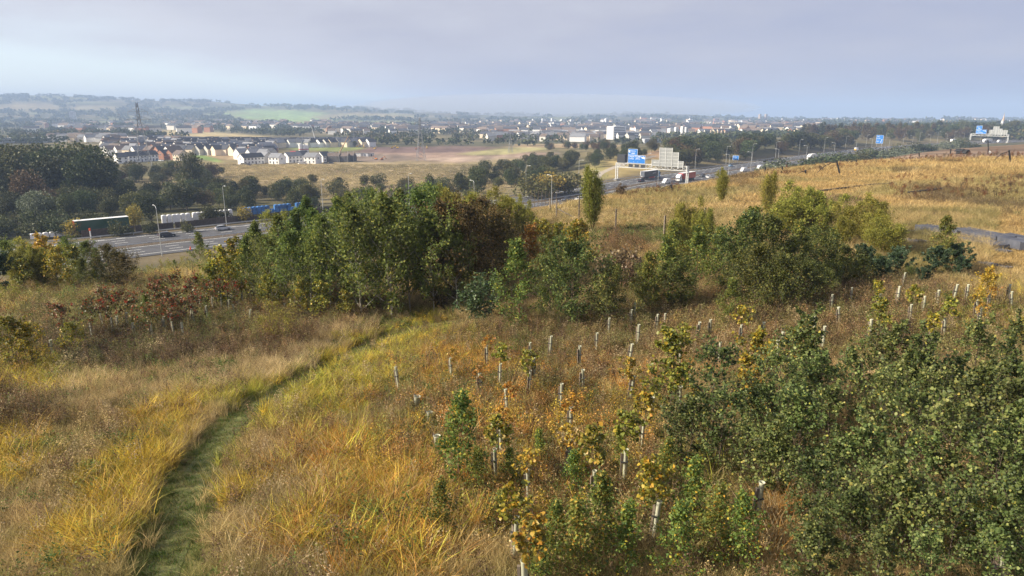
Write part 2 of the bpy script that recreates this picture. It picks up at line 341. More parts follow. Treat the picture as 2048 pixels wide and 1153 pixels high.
# ---- terrain sheet: rings round the viewpoint, fine where the picture looks
th = np.r_[np.linspace(-math.pi, -0.95, 40, endpoint=False), np.linspace(-0.95, 0.95, 560), np.linspace(0.95, math.pi, 41)[1:]][:-1]
rr = np.r_[0.6, np.exp(np.linspace(math.log(2.5), math.log(15500), 520))]
TH, RR = np.meshgrid(th, rr, indexing='ij'); X = RR*np.sin(TH); Y = RR*np.cos(TH)
Z = height(X, Y)
nT, nR = TH.shape
idx = np.arange(nT*nR).reshape(nT, nR); a = idx; b = np.roll(idx, -1, axis=0)
F = np.stack([a[:, :-1], a[:, 1:], b[:, 1:], b[:, :-1]], -1).reshape(-1, 4)
V = np.c_[X.ravel(), Y.ravel(), Z.ravel()]
gx, gy, gz = V[:, 0], V[:, 1], V[:, 2]; r = np.hypot(gx, gy); az = np.arctan2(gx, gy)
px, py = project(gx, gy, gz); px = np.where(gy < 1, 1024+gx*40, px)
n1 = fbm(gx/2.2, gy/2.2, 21); n2 = fbm(gx/11, gy/11, 23); n3 = fbm(gx/70, gy/70, 27, 4); n4 = fbm(gx/260, gy/260, 29, 4)
c3 = lambda c: np.array(c, float)
mixc = lambda A, B, w: A*(1-w[:, None])+B*w[:, None]
C = np.tile(c3((.17,.115,.05)), (len(V), 1))
C = mixc(C, c3((.25,.18,.075)), sstep(.35, .7, n1)); C = mixc(C, c3((.095,.095,.035)), sstep(.5, .75, n2)*.7)
fld = sstep(42, 62, r)*sstep(.02, .22, az)                      # the rough field on the right
fc = mixc(np.tile(c3((.36,.25,.10)), (len(V), 1)), c3((.22,.20,.09)), sstep(.45, .7, n2)*.8); fc = mixc(fc, c3((.14,.10,.06)), sstep(.62, .8, fbm(gx/8, gy/20, 41))*.8)
C = mixc(C, fc, fld)
earth = sstep(.20, .34, az)*sstep(150, 176, r+(n2-.5)*24-(px-1500)*0.02)    # bare tipped soil behind the field
C = mixc(C, mixc(np.tile(c3((.255,.185,.13)), (len(V), 1)), c3((.16,.115,.085)), sstep(.4, .7, fbm(gx/6, gy/25, 43))), earth)
far = sstep(90, 150, r)*(1-sstep(-.02, .16, az)*(r < 270))
dk = mixc(np.tile(c3((.085,.080,.038)), (len(V), 1)), c3((.17,.14,.07)), sstep(.45, .7, n3))
C = mixc(C, dk, far*(1-earth*(r < 300)))
def zone(c, col, w=1.0, soft=.3):
    global C
    m = patch(px, py, c, n3, soft)*(r > 190)*(gy > 0)*w; C = mixc(C, c3(col), m)
zone((700, 356, 330, 40, 0), (.345,.265,.145)); zone((560, 340, 160, 14, 4), (.30,.22,.11), .7); zone((800, 352, 260, 9, 3), (.23,.17,.09), .55)
zone((520, 372, 130, 8, 2), (.20,.15,.09), .5); zone((790, 388, 260, 13, 0), (.15,.12,.065), .9); zone((560, 392, 140, 10, 0), (.13,.11,.06), .8); zone((440, 309, 50, 9, 10), (.37,.27,.15)); zone((410, 316, 40, 4, 14), (.17,.25,.07), .9)
zone((920, 311, 180, 14, 0), (.27,.19,.14)); zone((840, 300, 160, 6, 0), (.15,.10,.085)); zone((950, 318, 130, 5, -1), (.36,.27,.20)); zone((650, 298, 70, 5, 0), (.22,.25,.08)); zone((760, 318, 90, 8, 0), (.19,.145,.11))
zone((1010, 303, 90, 6, -4), (.30,.27,.12)); zone((1130, 292, 110, 4, 0), (.37,.27,.15)); zone((1000, 340, 80, 20, 0), (.26,.22,.10), .6)
zone((1250, 338, 110, 26, -12), (.27,.21,.09)); zone((1330, 308, 60, 8, -6), (.33,.22,.13)); zone((1190, 350, 30, 22, -40), (.24,.21,.08))
zone((400, 270, 150, 7, 3), (.40,.32,.16)); zone((60, 400, 60, 12, 0), (.3,.25,.13), .6)
zone((560, 232, 110, 12, 2), (.24,.33,.11)); zone((700, 248, 130, 4, 0), (.24,.33,.11)); zone((740, 233, 110, 5, 0), (.30,.24,.12)); zone((60, 215, 60, 8, 0), (.33,.26,.13), .7); zone((190, 217, 50, 5, 0), (.33,.27,.14), .6)
farf = sstep(1300, 2200, r)
C = mixc(C, c3((.20,.22,.09)), farf*sstep(.55, .66, n4)*.6)
C = C*(1+((fbm(gx/24, gy/70, 101, 4)-.5)*.8+(fbm(gx/7, gy/22, 107, 3)-.5)*.7)*sstep(150, 260, r))[:, None]
rd = np.full(len(V), 1e9); q = (r > 120) & (r < 1750); rd[q] = road_dist(gx[q], gy[q])
C = mixc(C, c3((.15,.12,.07)), (1-sstep(22, 34, rd)))
C = mixc(C, c3((.17,.155,.055)), (1-sstep(.5, 1.1, path_dist(gx, gy)))*(r < 60))
M_GROUND = attrmat('ground_earth_and_grass', 'gcol', noise=1.1, bump=0.25, gain=(.72, 1.28), rough=.95, spec=.08)
ground = obj('ground', np_mesh('ground', V, F, [M_GROUND], smooth=True, attrs={'gcol': C}))
tag(ground, 'sloping rough grass hillside falling to a wide wooded valley', kind='structure')

# ---- mown path sheet
def strip(C2, offs0, offs1, zf, cross=2, lift=0.0):
    T = np.gradient(C2, axis=0); T /= np.linalg.norm(T, axis=1)[:, None]; Nn = np.c_[T[:, 1], -T[:, 0]]
    cols = []
    for k in range(cross+1):
        o = offs0+(offs1-offs0)*k/cross; P = C2+Nn*(o[:, None] if np.ndim(o) else o); cols.append(np.c_[P, zf(P[:, 0], P[:, 1])+lift])
    V = np.stack(cols, 1); n, m = V.shape[:2]; i = np.arange(n*m).reshape(n, m)
    return V.reshape(-1, 3), np.stack([i[:-1, :-1], i[:-1, 1:], i[1:, 1:], i[1:, :-1]], -1).reshape(-1, 4)
wv = .30+.12*vnoise(np.arange(len(PC))/5, np.zeros(len(PC)), 3)
Vp, Fp = strip(PC, -wv, wv, height, 4, 0.012)
tag(obj('path', np_mesh('path', Vp, Fp, [mat('trodden_turf', (.115,.12,.04), .95, noise=(2.2, .5), bump=.5)], smooth=True)), 'trodden mown grass path curving up through the long grass', kind='structure')

# ---- motorway
ASPH = mat('asphalt', (.085,.085,.09), .85, noise=(.35, .22), spec=.25); PAINT = mat('road_paint', (.72,.72,.68), .7, noise=(2.0, .2))
flat = lambda z: (lambda x, y: np.full(np.shape(x), z))
sel = slice(0, len(RC), 2); RCs = RC[sel]
for nm, o0, o1, lb in (('road', 2.2, 16.6, 'near carriageway of the motorway, three lanes and hard shoulder'), ('road', -16.6, -2.2, 'far carriageway of the motorway, three lanes and hard shoulder')):
    Vr, Fr = strip(RCs, o0, o1, flat(ROADZ), 1); carr = tag(obj(nm, np_mesh(nm, Vr, Fr, [ASPH])), lb, kind='structure')
    s = 1 if o0 > 0 else -1; mv, mf = [], []
    def mark(s0, s1, o, w):
        i0, i1 = s0/4.0, s1/4.0
        if i1 > len(RC)-2: return
        def pt(i, oo): k = int(i); t = i-k; P = RC[k]*(1-t)+RC[k+1]*t; return P+RN[k]*oo
        n = len(mv)
        for ii, oo in ((i0, o-w/2), (i0, o+w/2), (i1, o+w/2), (i1, o-w/2)): p = pt(ii, oo); mv.append((p[0], p[1], ROADZ+0.005))
        mf.append((n, n+1, n+2, n+3))
    smax = (len(RC)-2)*4
    for o in (6.5, 10.1):
        for s0 in np.arange(300, smax-20, 9.0): mark(s0, s0+3.2, s*o, .24)
    for s0 in np.arange(300, smax-20, 8.0): mark(s0, s0+8.0, s*2.75, .26)
    for s0 in np.arange(300, smax-20, 8.0): mark(s0, s0+8.0, s*13.6, .26)
    if s < 0:
        for s0 in np.arange(300, smax-20, 5.0): mark(s0, s0+2.2, s*14.4, .30)
    tag(obj('lane_markings', np_mesh('lane_markings', mv, mf, [PAINT]), carr), kind='stuff')
Vr, Fr = strip(RCs, -2.2, 2.2, flat(ROADZ), 1)
tag(obj('central_reservation', np_mesh('central_reservation', Vr, Fr, [mat('reservation_soil', (.10,.075,.05), .95, noise=(1.2, .5), bump=.5)])), 'brown weedy central reservation between the two carriageways', kind='structure')
# track on the bank beyond the motorway
TRK = catmull(np.array([gp(*p)[:2] for p in ((1186,363),(1198,350),(1215,341),(1245,329),(1275,322),(1310,312))]), 8)
Vt, Ft = strip(TRK, -2.2, 2.2, height, 2, .06)
tag(obj('track', np_mesh('track', Vt, Ft, [mat('track_gravel', (.36,.31,.24), .95, noise=(.8, .2))])), 'pale gravel track climbing the bank behind the gantry', kind='structure')

# ================================================================== GRASS AND WEEDS (uncountable: one object per kind of growth)
def blades(rg, n, h, w, spread, lean, curve, seg=3):
    Vs, Fs, Rn = [], [], []
    for i in range(n):
        a = rg.uniform(0, 2*math.pi); rad = spread*math.sqrt(rg.uniform()); bx, by = rad*math.cos(a), rad*math.sin(a)
        d = rg.uniform(0, 2*math.pi); hh = h*rg.uniform(.55, 1.1); ln = lean*rg.uniform(.2, 1.0)*hh; cv = curve*rg.uniform(.2, 1)*hh; ww = w*rg.uniform(.7, 1.3)
        dx, dy = math.cos(d), math.sin(d); q = rg.uniform(0, math.pi); nx, ny = math.cos(q), math.sin(q); b = len(Vs); rv = rg.uniform()
        for k in range(seg+1):
            t = k/seg; o = ln*t+cv*t*t; z = hh*(t-.28*curve*t*t); wd = ww*(1-t)**.7*.5 if k < seg else 0.0008
            Vs += [(bx+dx*o-nx*wd, by+dy*o-ny*wd, z), (bx+dx*o+nx*wd, by+dy*o+ny*wd, z)]; Rn += [rv, rv]
        Fs += [(b+2*k, b+2*k+1, b+2*k+3, b+2*k+2) for k in range(seg)]
    return Vs, Fs, Rn
def weed(rg, n, h, w, leaf, nl, heads, spread=.2):
    """upright branching stems with small leaves or seed heads"""
    Vs, Fs, Rn = [], [], []
    def quad(c, u, v, rv):
        b = len(Vs); c, u, v = Vector(c), Vector(u), Vector(v); Vs.extend([tuple(c-u), tuple(c+v*.9), tuple(c+u), tuple(c-v*.9)]); Rn.extend([rv]*4); Fs.append((b, b+1, b+2, b+3))
    for i in range(n):
        a = rg.uniform(0, 6.28); rad = spread*math.sqrt(rg.uniform()); p = Vector((rad*math.cos(a), rad*math.sin(a), 0)); hh = h*rg.uniform(.5, 1.1)
        t = p+Vector((rg.normal()*.12*hh, rg.normal()*.12*hh, hh)); q = rg.uniform(0, 3.14); s = Vector((math.cos(q), math.sin(q), 0))*w*.5; b = len(Vs); rv = rg.uniform()*.5
        Vs.extend([tuple(p-s), tuple(p+s), tuple(t+s*.4), tuple(t-s*.4)]); Rn.extend([rv]*4); Fs.append((b, b+1, b+2, b+3))
        for k in range(nl):
            f = rg.uniform(.25, 1.0) if not heads else rg.uniform(.5, 1.05); c = p.lerp(t, f)+Vector((rg.normal(), rg.normal(), rg.normal()*.5))*leaf*1.5
            u = Vector((rg.normal(), rg.normal(), rg.normal()*.6)); u.normalize(); v = u.cross(Vector((rg.normal(), rg.normal(), rg.normal()))); v.normalize()
            quad(c, u*leaf*rg.uniform(.5, 1.1), v*leaf*.45, rg.uniform())
    return Vs, Fs, Rn
M_GRASS = attrmat('grass_blades', 'col', instancer=True, trans=.40, gain=(.4, 1.6), rough=.7, spec=.12)
# source shapes only, never drawn by themselves
def tuft_set(name, builds):
    c = bpy.data.collections.new(name)
    for i, (v, f, q) in enumerate(builds):
        o = bpy.data.objects.new(name, np_mesh(name, v, f, [M_GRASS], attrs={'rnd': q})); c.objects.link(o)
    return c
rg = np.random.default_rng(5)
SETS = {
 'straw': tuft_set('straw_tuft', [blades(rg, 34, .62, .011, .17, .45, .5) for _ in range(4)]),
 'reed': tuft_set('reed_tuft', [blades(rg, 17, .80, .024, .16, .35, .75, 4) for _ in range(4)]),
 'short': tuft_set('short_tuft', [blades(rg, 26, .11, .012, .16, .7, .4, 2) for _ in range(3)]),
 'brown': tuft_set('weed_stems', [weed(rg, 9, .85, .012, .030, 12, True) for _ in range(4)]),
 'leafy': tuft_set('leafy_weed', [weed(rg, 8, .55, .009, .045, 10, False) for _ in range(4)]),
 'field': tuft_set('field_tuft', [blades(rg, 60, .50, .030, .62, .5, .6, 2) for _ in range(4)]),
 'dock': tuft_set('dock_stems', [weed(rg, 5, 1.25, .03, .075, 16, True, .18) for _ in range(3)]),
}
pts = {k: [] for k in SETS}
def emit(kind, x, y, col, sc):
    if len(x): pts[kind].append((x, y, col, sc))
def scatter(r0, r1, a0, a1, dens):
    n = int(dens*.5*(a1-a0)*(r1*r1-r0*r0)); rr_ = np.sqrt(rng.uniform(r0*r0, r1*r1, n)); a_ = rng.uniform(a0, a1, n)
    return rr_*np.sin(a_), rr_*np.cos(a_)
def colour_for(x, y, Zc):
    """growth and colour of the near hillside, patch by patch"""
    z = height(x, y); px, py = project(x, y, z); n = len(x)
    a1 = fbm(x/1.3, y/1.3, 61); a2 = fbm(x/4.5, y/4.5, 67); a3 = rng.uniform(size=n); nz_ = fbm(x/1.9, y/1.9, 71)
    kind = np.full(n, 0); col = np.tile(c3(STRAW), (n, 1)); sc = np.full(n, .85)
    w = sstep(.42, .66, a2)[:, None]; col = col*(1-w)+c3((.32,.27,.11))*w
    w = (sstep(.55, .75, a1)*.7)[:, None]; col = col*(1-w)+c3(OLIVE)*w
    def put(c, knds, cols, p=1.0, scale=1.0, soft=.35):
        m = (patch(px, py, c, nz_, soft) > rng.uniform(size=n)*.9+.05) & (rng.uniform(size=n) < p); k = int(m.sum())
        if not k: return
        kind[m] = rng.choice(knds, k); ci = rng.integers(0, len(cols), k); cc = np.array(cols, float)[ci]
        t = rng.uniform(0, .35, k)[:, None]; col[m] = cc*(1-t)+col[m]*t; sc[m] = scale*rng.uniform(.75, 1.15, k)
    ST, RE, SH, BR, LE = 0, 1, 2, 3, 4
    put((220,560,520,50,-9), [ST], [STRAW, PALE, GOLD], .95, .75); put((430,520,120,24,-8), [ST,LE], [OLIVE, GREEN, STRAW], .9, .8)
    put((330,645,470,78,-3), [BR,LE,ST,LE], [OLIVE, BROWN, (.16,.17,.06), RUSS, GREEN], .93, .9); put((620,640,130,60,0), [BR,BR,LE], [BROWN, RUSS, OLIVE], .85, 1.0)
    put((480,585,190,40,-6), [LE,ST], [OLIVE, GREEN, STRAW], .7, .8)
    put((200,715,400,40,1), [BR,BR,BR,LE], [BROWN, (.09,.055,.045), (.15,.10,.07), (.10,.12,.045)], .95, .85); put((560,700,130,36,-6), [BR,ST], [BROWN, RUSS, (.3,.22,.1)], .8, .8)
    put((30,835,110,85,0), [BR,BR,ST], [BROWN, RUSS, (.10,.06,.04)], .9, .9); put((250,830,130,60,-10), [BR,ST,ST], [RUSS, STRAW, (.3,.2,.09)], .7, .8); put((170,930,160,80,0), [ST,LE,BR], [OLIVE, (.3,.22,.1), STRAW], .7, .75)
    put((300,785,340,45,-6), [ST], [PALE, STRAW, STRAW, OLIVE], .85, .85); put((560,745,160,26,-20), [ST], [PALE, STRAW], .9, 1.0); put((680,690,90,28,-25), [ST], [PALE, STRAW], .85, 1.1)
    put((45,745,75,50,0), [RE,ST], [GOLD, YGREEN], .8, .8)
    for c in ((330,868,92,50,-28),(262,965,110,52,-32),(185,1085,130,62,-28),(18,925,80,62,0),(505,985,75,30,-28)): put(c, [RE,RE,RE,ST], [(.66,.45,.06), (.62,.47,.065), (.50,.45,.06), (.54,.32,.055)], .88, .88, .4)
    put((1160,1080,200,90,0), [LE,RE,ST,BR], [OLIVE, (.15,.19,.055), STRAW, BROWN], .7, .85); put((880,890,90,60,0), [LE,BR,ST], [OLIVE, BROWN, (.3,.22,.11)], .75, .8)
    for c in ((480,793,62,24,-18),(505,852,48,30,-20),(450,930,60,28,-30),(660,735,60,25,-30)): put(c, [RE,RE,ST], [YGREEN, (.40,.42,.055), (.60,.48,.06)], .9, .75, .4)
    put((700,765,190,62,-28), [RE,RE,ST], [GOLD, YGREEN, (.55,.46,.08), (.42,.42,.07)], .94, .9); put((800,685,170,34,-12), [RE,ST,LE], [YGREEN, GOLD, OLIVE], .85, .75)
    put((560,905,120,60,-20), [ST,BR,ST], [(.33,.23,.10), RUSS, OLIVE], .7, .75); put((620,1060,150,110,0), [ST,ST,RE], [STRAW, PALE, (.36,.25,.1)], .8, .9)
    put((760,1030,190,170,0), [RE,RE,ST], [ORANGE, GOLD, (.40,.22,.07), YGREEN], .88, .95); put((1000,800,240,120,0), [ST,BR,RE,LE,LE], [RUSS, (.36,.22,.09), OLIVE, ORANGE, (.16,.19,.06), OLIVE], .85, .8)
    put((960,725,140,40,-6), [RE,ST], [ORANGE, GOLD, (.38,.20,.07)], .9, .8); put((1080,930,270,150,0), [RE,RE,ST,LE,BR], [ORANGE, (.42,.25,.10), GOLD, (.30,.16,.07), OLIVE, (.14,.17,.055)], .86, .92)
    put((1240,760,160,60,0), [ST,RE,LE,BR], [STRAW, RUSS, OLIVE, ORANGE], .8, .8); put((1130,690,240,40,0), [LE,BR,ST], [OLIVE, BROWN, (.3,.22,.1), GREEN], .85, .75); put((1420,690,140,34,0), [RE,ST], [STRAW, ORANGE, PALE], .8, .85)
    put((1650,655,560,75,0), [BR,LE,ST,BR], [OLIVE, RUSS, BROWN, (.25,.18,.08)], .88, .85); put((1980,640,130,60,0), [RE,ST], [YGREEN, GOLD, STRAW], .6, .8)
    put((1520,1000,280,170,0), [LE,ST,BR], [OLIVE, BROWN, (.12,.13,.05), STRAW], .8, .75); put((1540,1080,70,70,0), [ST,RE], [(.45,.28,.11), PALE, ORANGE], .85, 1.0); put((1410,960,80,60,0), [RE,ST], [STRAW, OLIVE, YGREEN], .7, 1.0)
    put((1230,450,260,70,0), [ST,LE,ST], [STRAW, PALE, OLIVE, (.40,.29,.13)], .8, .75); put((1270,478,170,18,-3), [LE], [GREEN, (.13,.15,.05)], .75, .8); put((1240,505,45,18,0), [BR], [RUSS, (.2,.13,.09)], .5, 1.0)
    pd = path_dist(x, y)
    m = pd < .42; kind[m] = SH; col[m] = np.array([(.12,.16,.04),(.18,.18,.06),(.095,.14,.033),(.25,.21,.09)])[rng.integers(0, 4, int(m.sum()))]; sc[m] = rng.uniform(.45, .85, int(m.sum()))
    m = (pd >= .42) & (pd < .62+.6*a1) & (rng.uniform(size=n) < .9); kind[m] = np.where(rng.uniform(size=int(m.sum())) < .45, SH, ST); col[m] = np.array([GREEN, (.16,.17,.055), OLIVE, (.11,.14,.045)])[rng.integers(0, 4, int(m.sum()))]; sc[m] *= .55
    return kind, col, sc, z
for (r0, r1, a0, a1, dens, ks) in ((6.5, 18, -.82, .82, 46, 1.0), (18, 32, -.80, .80, 30, 1.05), (32, 50, -.78, .78, 15, 1.2), (50, 82, -.75, .62, 6.0, 1.5)):
    x, y = scatter(r0, r1, a0, a1, dens); kind, col, sc, z = colour_for(x, y, None)
    m = (rng.uniform(size=len(x)) < .15) & (kind != 2); alt = np.array([STRAW, OLIVE, (.10,.075,.045), PALE, (.15,.16,.055), (.26,.19,.09)])[rng.integers(0, 6, len(x))]; col[m] = col[m]*.25+alt[m]*.75
    col = col*(rng.uniform(.6, 1.35, len(x))*(0.72+.6*fbm(x/1.7, y/1.7, 91)))[:, None]; sc = sc*(.85+.6*fbm(x/1.2, y/1.2, 95))
    for ki, kn in enumerate(('straw', 'reed', 'short', 'brown', 'leafy')):
        m = kind == ki; emit(kn, x[m], y[m], col[m], sc[m]*ks)
    x, y = scatter(r0, r1, a0, a1, dens*1.3); m = path_dist(x, y) < .50+.42*vnoise(x, y, 5); x, y = x[m], y[m]     # close turf on and beside the path
    emit('short', x, y, np.array([(.12,.175,.04),(.10,.16,.035),(.17,.18,.055),(.27,.23,.10),(.085,.145,.03)])[rng.integers(0, 5, len(x))], rng.uniform(.5, 1.25, len(x)))
x, y = scatter(7, 44, -.8, .8, 3.2); q_ = fbm(x/3.2, y/3.2, 141); k = (rng.uniform(size=len(x)) < sstep(.45, .7, q_)) & (path_dist(x, y) > .8); x, y = x[k], y[k]       # green weeds and pale seed stalks through the grass
emit('leafy', x, y, np.array([(.13,.19,.05),(.18,.22,.06),(.10,.15,.045),(.26,.25,.07)])[rng.integers(0, 4, len(x))], rng.uniform(.7, 1.4, len(x)))
x, y = scatter(7, 44, -.8, .8, 1.3); k = path_dist(x, y) > .8; x, y = x[k], y[k]; emit('brown', x, y, np.array([(.48,.37,.22),(.30,.20,.11),(.16,.10,.07)])[rng.integers(0, 3, len(x))], rng.uniform(.7, 1.25, len(x)))
for (r0, r1, dens, ks) in ((46, 82, 3.4, 1.0), (82, 130, 1.5, 1.5), (130, 262, .62, 2.1)):       # the rough field on the right
    x, y = scatter(r0, r1, .03, .86, dens); r_ = np.hypot(x, y); a_ = np.arctan2(x, y); k = (rng.uniform(size=len(x)) < sstep(.03, .2, a_))
    ea = sstep(.20, .34, a_)*sstep(150, 176, r_+(fbm(x/11, y/11, 23)-.5)*24-(project(x, y, height(x, y))[0]-1500)*.02); k &= (ea < .45); x, y = x[k], y[k]
    n_ = len(x); b2 = fbm(x/11, y/11, 23); b3 = fbm(x/8, y/20, 41); b4 = fbm(x/3, y/3, 47)
    col = np.tile(c3((.54,.39,.17)), (n_, 1)); w = (sstep(.45, .68, b2)*.8)[:, None]; col = col*(1-w)+c3((.36,.31,.13))*w
    w = (sstep(.60, .76, b3)*.85)[:, None]; col = col*(1-w)+c3((.16,.115,.065))*w; w = (sstep(.5, .8, b4)*.5)[:, None]; col = col*(1-w)+c3((.62,.48,.24))*w
    emit('field', x, y, col*rng.uniform(.75, 1.2, n_)[:, None], ks*rng.uniform(.6, 1.1, n_)*(.75+.5*b4))
for (r0, r1, dens, ks) in ((46, 90, .9, 1.1), (90, 150, .35, 1.3)):      # weeds breaking up the field
    x, y = scatter(r0, r1, .06, .84, dens); q_ = fbm(x/9, y/16, 131); a_ = np.arctan2(x, y); k = (rng.uniform(size=len(x)) < sstep(.48, .66, q_)) & (rng.uniform(size=len(x)) < sstep(.05, .2, a_)); x, y, q_ = x[k], y[k], q_[k]; b_ = rng.uniform(size=len(x)) < .6
    emit('brown', x[b_], y[b_], np.array([(.20,.13,.075),(.26,.19,.10),(.13,.10,.06)])[rng.integers(0, 3, int(b_.sum()))], ks*rng.uniform(.5, 1.1, int(b_.sum()))); emit('leafy', x[~b_], y[~b_], np.array([(.18,.19,.075),(.23,.21,.09)])[rng.integers(0, 2, int((~b_).sum()))], ks*rng.uniform(.6, 1.2, int((~b_).sum())))
vx = rng.uniform(-260, 40, 9000); vy = rng.uniform(300, 560, 9000); vz = height(vx, vy); vu, vv = project(vx, vy, vz); k = (vu > 420) & (vu < 1010) & (vv > 330) & (vv < 398); VF = np.c_[vx, vy, vz][k]; c_ = fbm(VF[:, 0]/24, VF[:, 1]/70, 101, 4)[:, None]       # tussocks of the pale field in the valley
emit('field', VF[:, 0], VF[:, 1], (c3((.44,.34,.18))*(.55+.9*c_)+c3((-.03,0,0)))*rng.uniform(.7, 1.2, len(VF))[:, None], rng.uniform(1.8, 3.4, len(VF)))
# dock and thistle stems along the lip of the field
DK = [gp(u, v) for u, v in zip(rng.uniform(1500, 2046, 330), rng.uniform(-4, 9, 330)) for v in [np.interp(u, [1500, 1600, 1700, 1800, 1900, 2046], [351, 343, 332, 322, 317, 312])+v]]
DK += [gp(u, v) for u, v in zip(rng.uniform(1220, 1360, 70), rng.uniform(372, 392, 70))] + [gp(u, v) for u, v in zip(rng.uniform(1780, 2046, 120), rng.uniform(355, 400, 120))]
dk = np.array([d for d in DK if d[1] < 260]); emit('dock', dk[:, 0], dk[:, 1], np.array([(.20,.085,.045),(.15,.085,.05),(.26,.13,.06),(.13,.10,.06)])[rng.integers(0, 4, len(dk))], rng.uniform(.6, 1.15, len(dk)))
LAB = {'straw': 'dry straw coloured grass tufts covering the slope', 'reed': 'tall yellow and orange grass blades in patches', 'short': 'short green turf along the mown path', 'brown': 'dead brown weed stems in drifts across the slope', 'leafy': 'low green leafy weeds among the grass', 'field': 'pale golden tussock grass of the rough field', 'dock': 'rusty dock and thistle stems along the lip of the field'}
NM = {'straw': 'straw_grass', 'reed': 'reed_grass', 'short': 'short_grass', 'brown': 'brown_weeds', 'leafy': 'green_weeds', 'field': 'field_grass', 'dock': 'dock_weeds'}
def scatter_object(name, coll, P, colr, scl, lean=.22):
    me = bpy.data.meshes.new(name); me.vertices.add(len(P)); me.vertices.foreach_set('co', np.asarray(P, np.float32).ravel())
    a = me.attributes.new('col', 'FLOAT_COLOR', 'POINT'); a.data.foreach_set('color', np.c_[colr, np.ones(len(P))].astype(np.float32).ravel())
    a = me.attributes.new('scl', 'FLOAT', 'POINT'); a.data.foreach_set('value', np.asarray(scl, np.float32))
    a = me.attributes.new('rot', 'FLOAT_VECTOR', 'POINT'); a.data.foreach_set('vector', np.c_[rng.normal(0, lean*.5, len(P)), rng.normal(lean*.4, lean*.5, len(P)), rng.uniform(0, 6.283, len(P))].astype(np.float32).ravel())
    o = obj(name, me); g = bpy.data.node_groups.new(name, 'GeometryNodeTree')
    g.interface.new_socket('Geometry', in_out='INPUT', socket_type='NodeSocketGeometry'); g.interface.new_socket('Geometry', in_out='OUTPUT', socket_type='NodeSocketGeometry')
    n = g.nodes.new; gi, go = n('NodeGroupInput'), n('NodeGroupOutput'); ci = n('GeometryNodeCollectionInfo'); ci.inputs['Collection'].default_value = coll; ci.inputs['Separate Children'].default_value = True; ci.inputs['Reset Children'].default_value = True
    ip = n('GeometryNodeInstanceOnPoints'); ip.inputs['Pick Instance'].default_value = True
    na = n('GeometryNodeInputNamedAttribute'); na.data_type = 'FLOAT'; na.inputs['Name'].default_value = 'scl'; nr = n('GeometryNodeInputNamedAttribute'); nr.data_type = 'FLOAT_VECTOR'; nr.inputs['Name'].default_value = 'rot'
    l = g.links.new; l(gi.outputs[0], ip.inputs['Points']); l(ci.outputs[0], ip.inputs['Instance']); l(nr.outputs[0], ip.inputs['Rotation']); l(na.outputs[0], ip.inputs['Scale']); l(ip.outputs[0], go.inputs[0])
    md = o.modifiers.new('scatter', 'NODES'); md.node_group = g
    return o
for k in SETS:
    x = np.concatenate([p[0] for p in pts[k]]); y = np.concatenate([p[1] for p in pts[k]]); c_ = np.concatenate([p[2] for p in pts[k]]); s_ = np.concatenate([p[3] for p in pts[k]])
    o = scatter_object(NM[k], SETS[k], np.c_[x, y, height(x, y)-.02], c_, s_, {'short': .1, 'field': .12}.get(k, .25))
    tag(o, LAB[k], 'grass' if 'grass' in NM[k] else 'weeds', kind='stuff')

# ================================================================== TREES AND SHRUBS
BARK = mat('bark_brown', (.10,.075,.055), .9, noise=(9, .35), bump=.3); BARK_P = mat('bark_pale', (.36,.33,.28), .85, noise=(7, .45), bump=.2); BARK_R = mat('bark_reddish', (.16,.085,.05), .9, noise=(9, .3))
def tube_net(paths, n=5):
    """tapered tubes along polylines [(points, radii)] as one vertex/face list"""
    V, F = [], []
    ring = np.array([[math.cos(2*math.pi*i/n), math.sin(2*math.pi*i/n)] for i in range(n)])
    for P, rad in paths:
        P = np.asarray(P, float); T = np.gradient(P, axis=0); T /= np.linalg.norm(T, axis=1)[:, None]+1e-9
        ref = np.where(np.abs(T[:, 2:3]) > .9, np.array([[1., 0, 0]]), np.array([[0, 0, 1.]])); A = np.cross(T, ref); A /= np.linalg.norm(A, axis=1)[:, None]+1e-9; B = np.cross(T, A)
        b = len(V)
        for k in range(len(P)):
            for i in range(n): V.append(P[k]+(A[k]*ring[i, 0]+B[k]*ring[i, 1])*rad[k])
        for k in range(len(P)-1):
            for i in range(n): F.append((b+k*n+i, b+k*n+(i+1) % n, b+(k+1)*n+(i+1) % n, b+(k+1)*n+i))
    return np.array(V), np.array(F)
LEAFSHAPE = {'oval': (np.array([(0,0),(.28,.45),(.62,.50),(1,0),(.62,-.50),(.28,-.45)]), np.array([(0,1,4,5),(1,2,3,4)])),
             'rhomb': (np.array([(0,0),(.45,.45),(1,0),(.45,-.45)]), np.array([(0,1,2,3)])), 'narrow': (np.array([(0,0),(.4,.17),(1,0),(.4,-.17)]), np.array([(0,1,2,3)]))}
def leaf_net(rg, P, D, size, shape='rhomb', droop=.2, flat=.5, jit=.55):
    """one small blade per point: D is the way the twig grows"""
    S, Q = LEAFSHAPE[shape]; n = len(P)
    d = D+rg.normal(0, .75, (n, 3)); d[:, 2] -= droop; d /= np.linalg.norm(d, axis=1)[:, None]+1e-9
    up = rg.normal(0, 1-flat, (n, 3)); up[:, 2] += flat*1.4; s = np.cross(d, up); s /= np.linalg.norm(s, axis=1)[:, None]+1e-9
    nn = np.cross(s, d); sz = size*rg.uniform(1-jit, 1+jit, n)
    V = P[:, None, :]+sz[:, None, None]*(S[None, :, 0:1]*d[:, None, :]+S[None, :, 1:2]*s[:, None, :]+(np.abs(S[None, :, 1:2])*.35-S[None, :, 0:1]**2*.15)*nn[:, None, :])
    F = (np.arange(n)*len(S))[:, None, None]+Q[None]
    return V.reshape(-1, 3), F.reshape(-1, 4), np.repeat(rg.uniform(size=n), len(S))
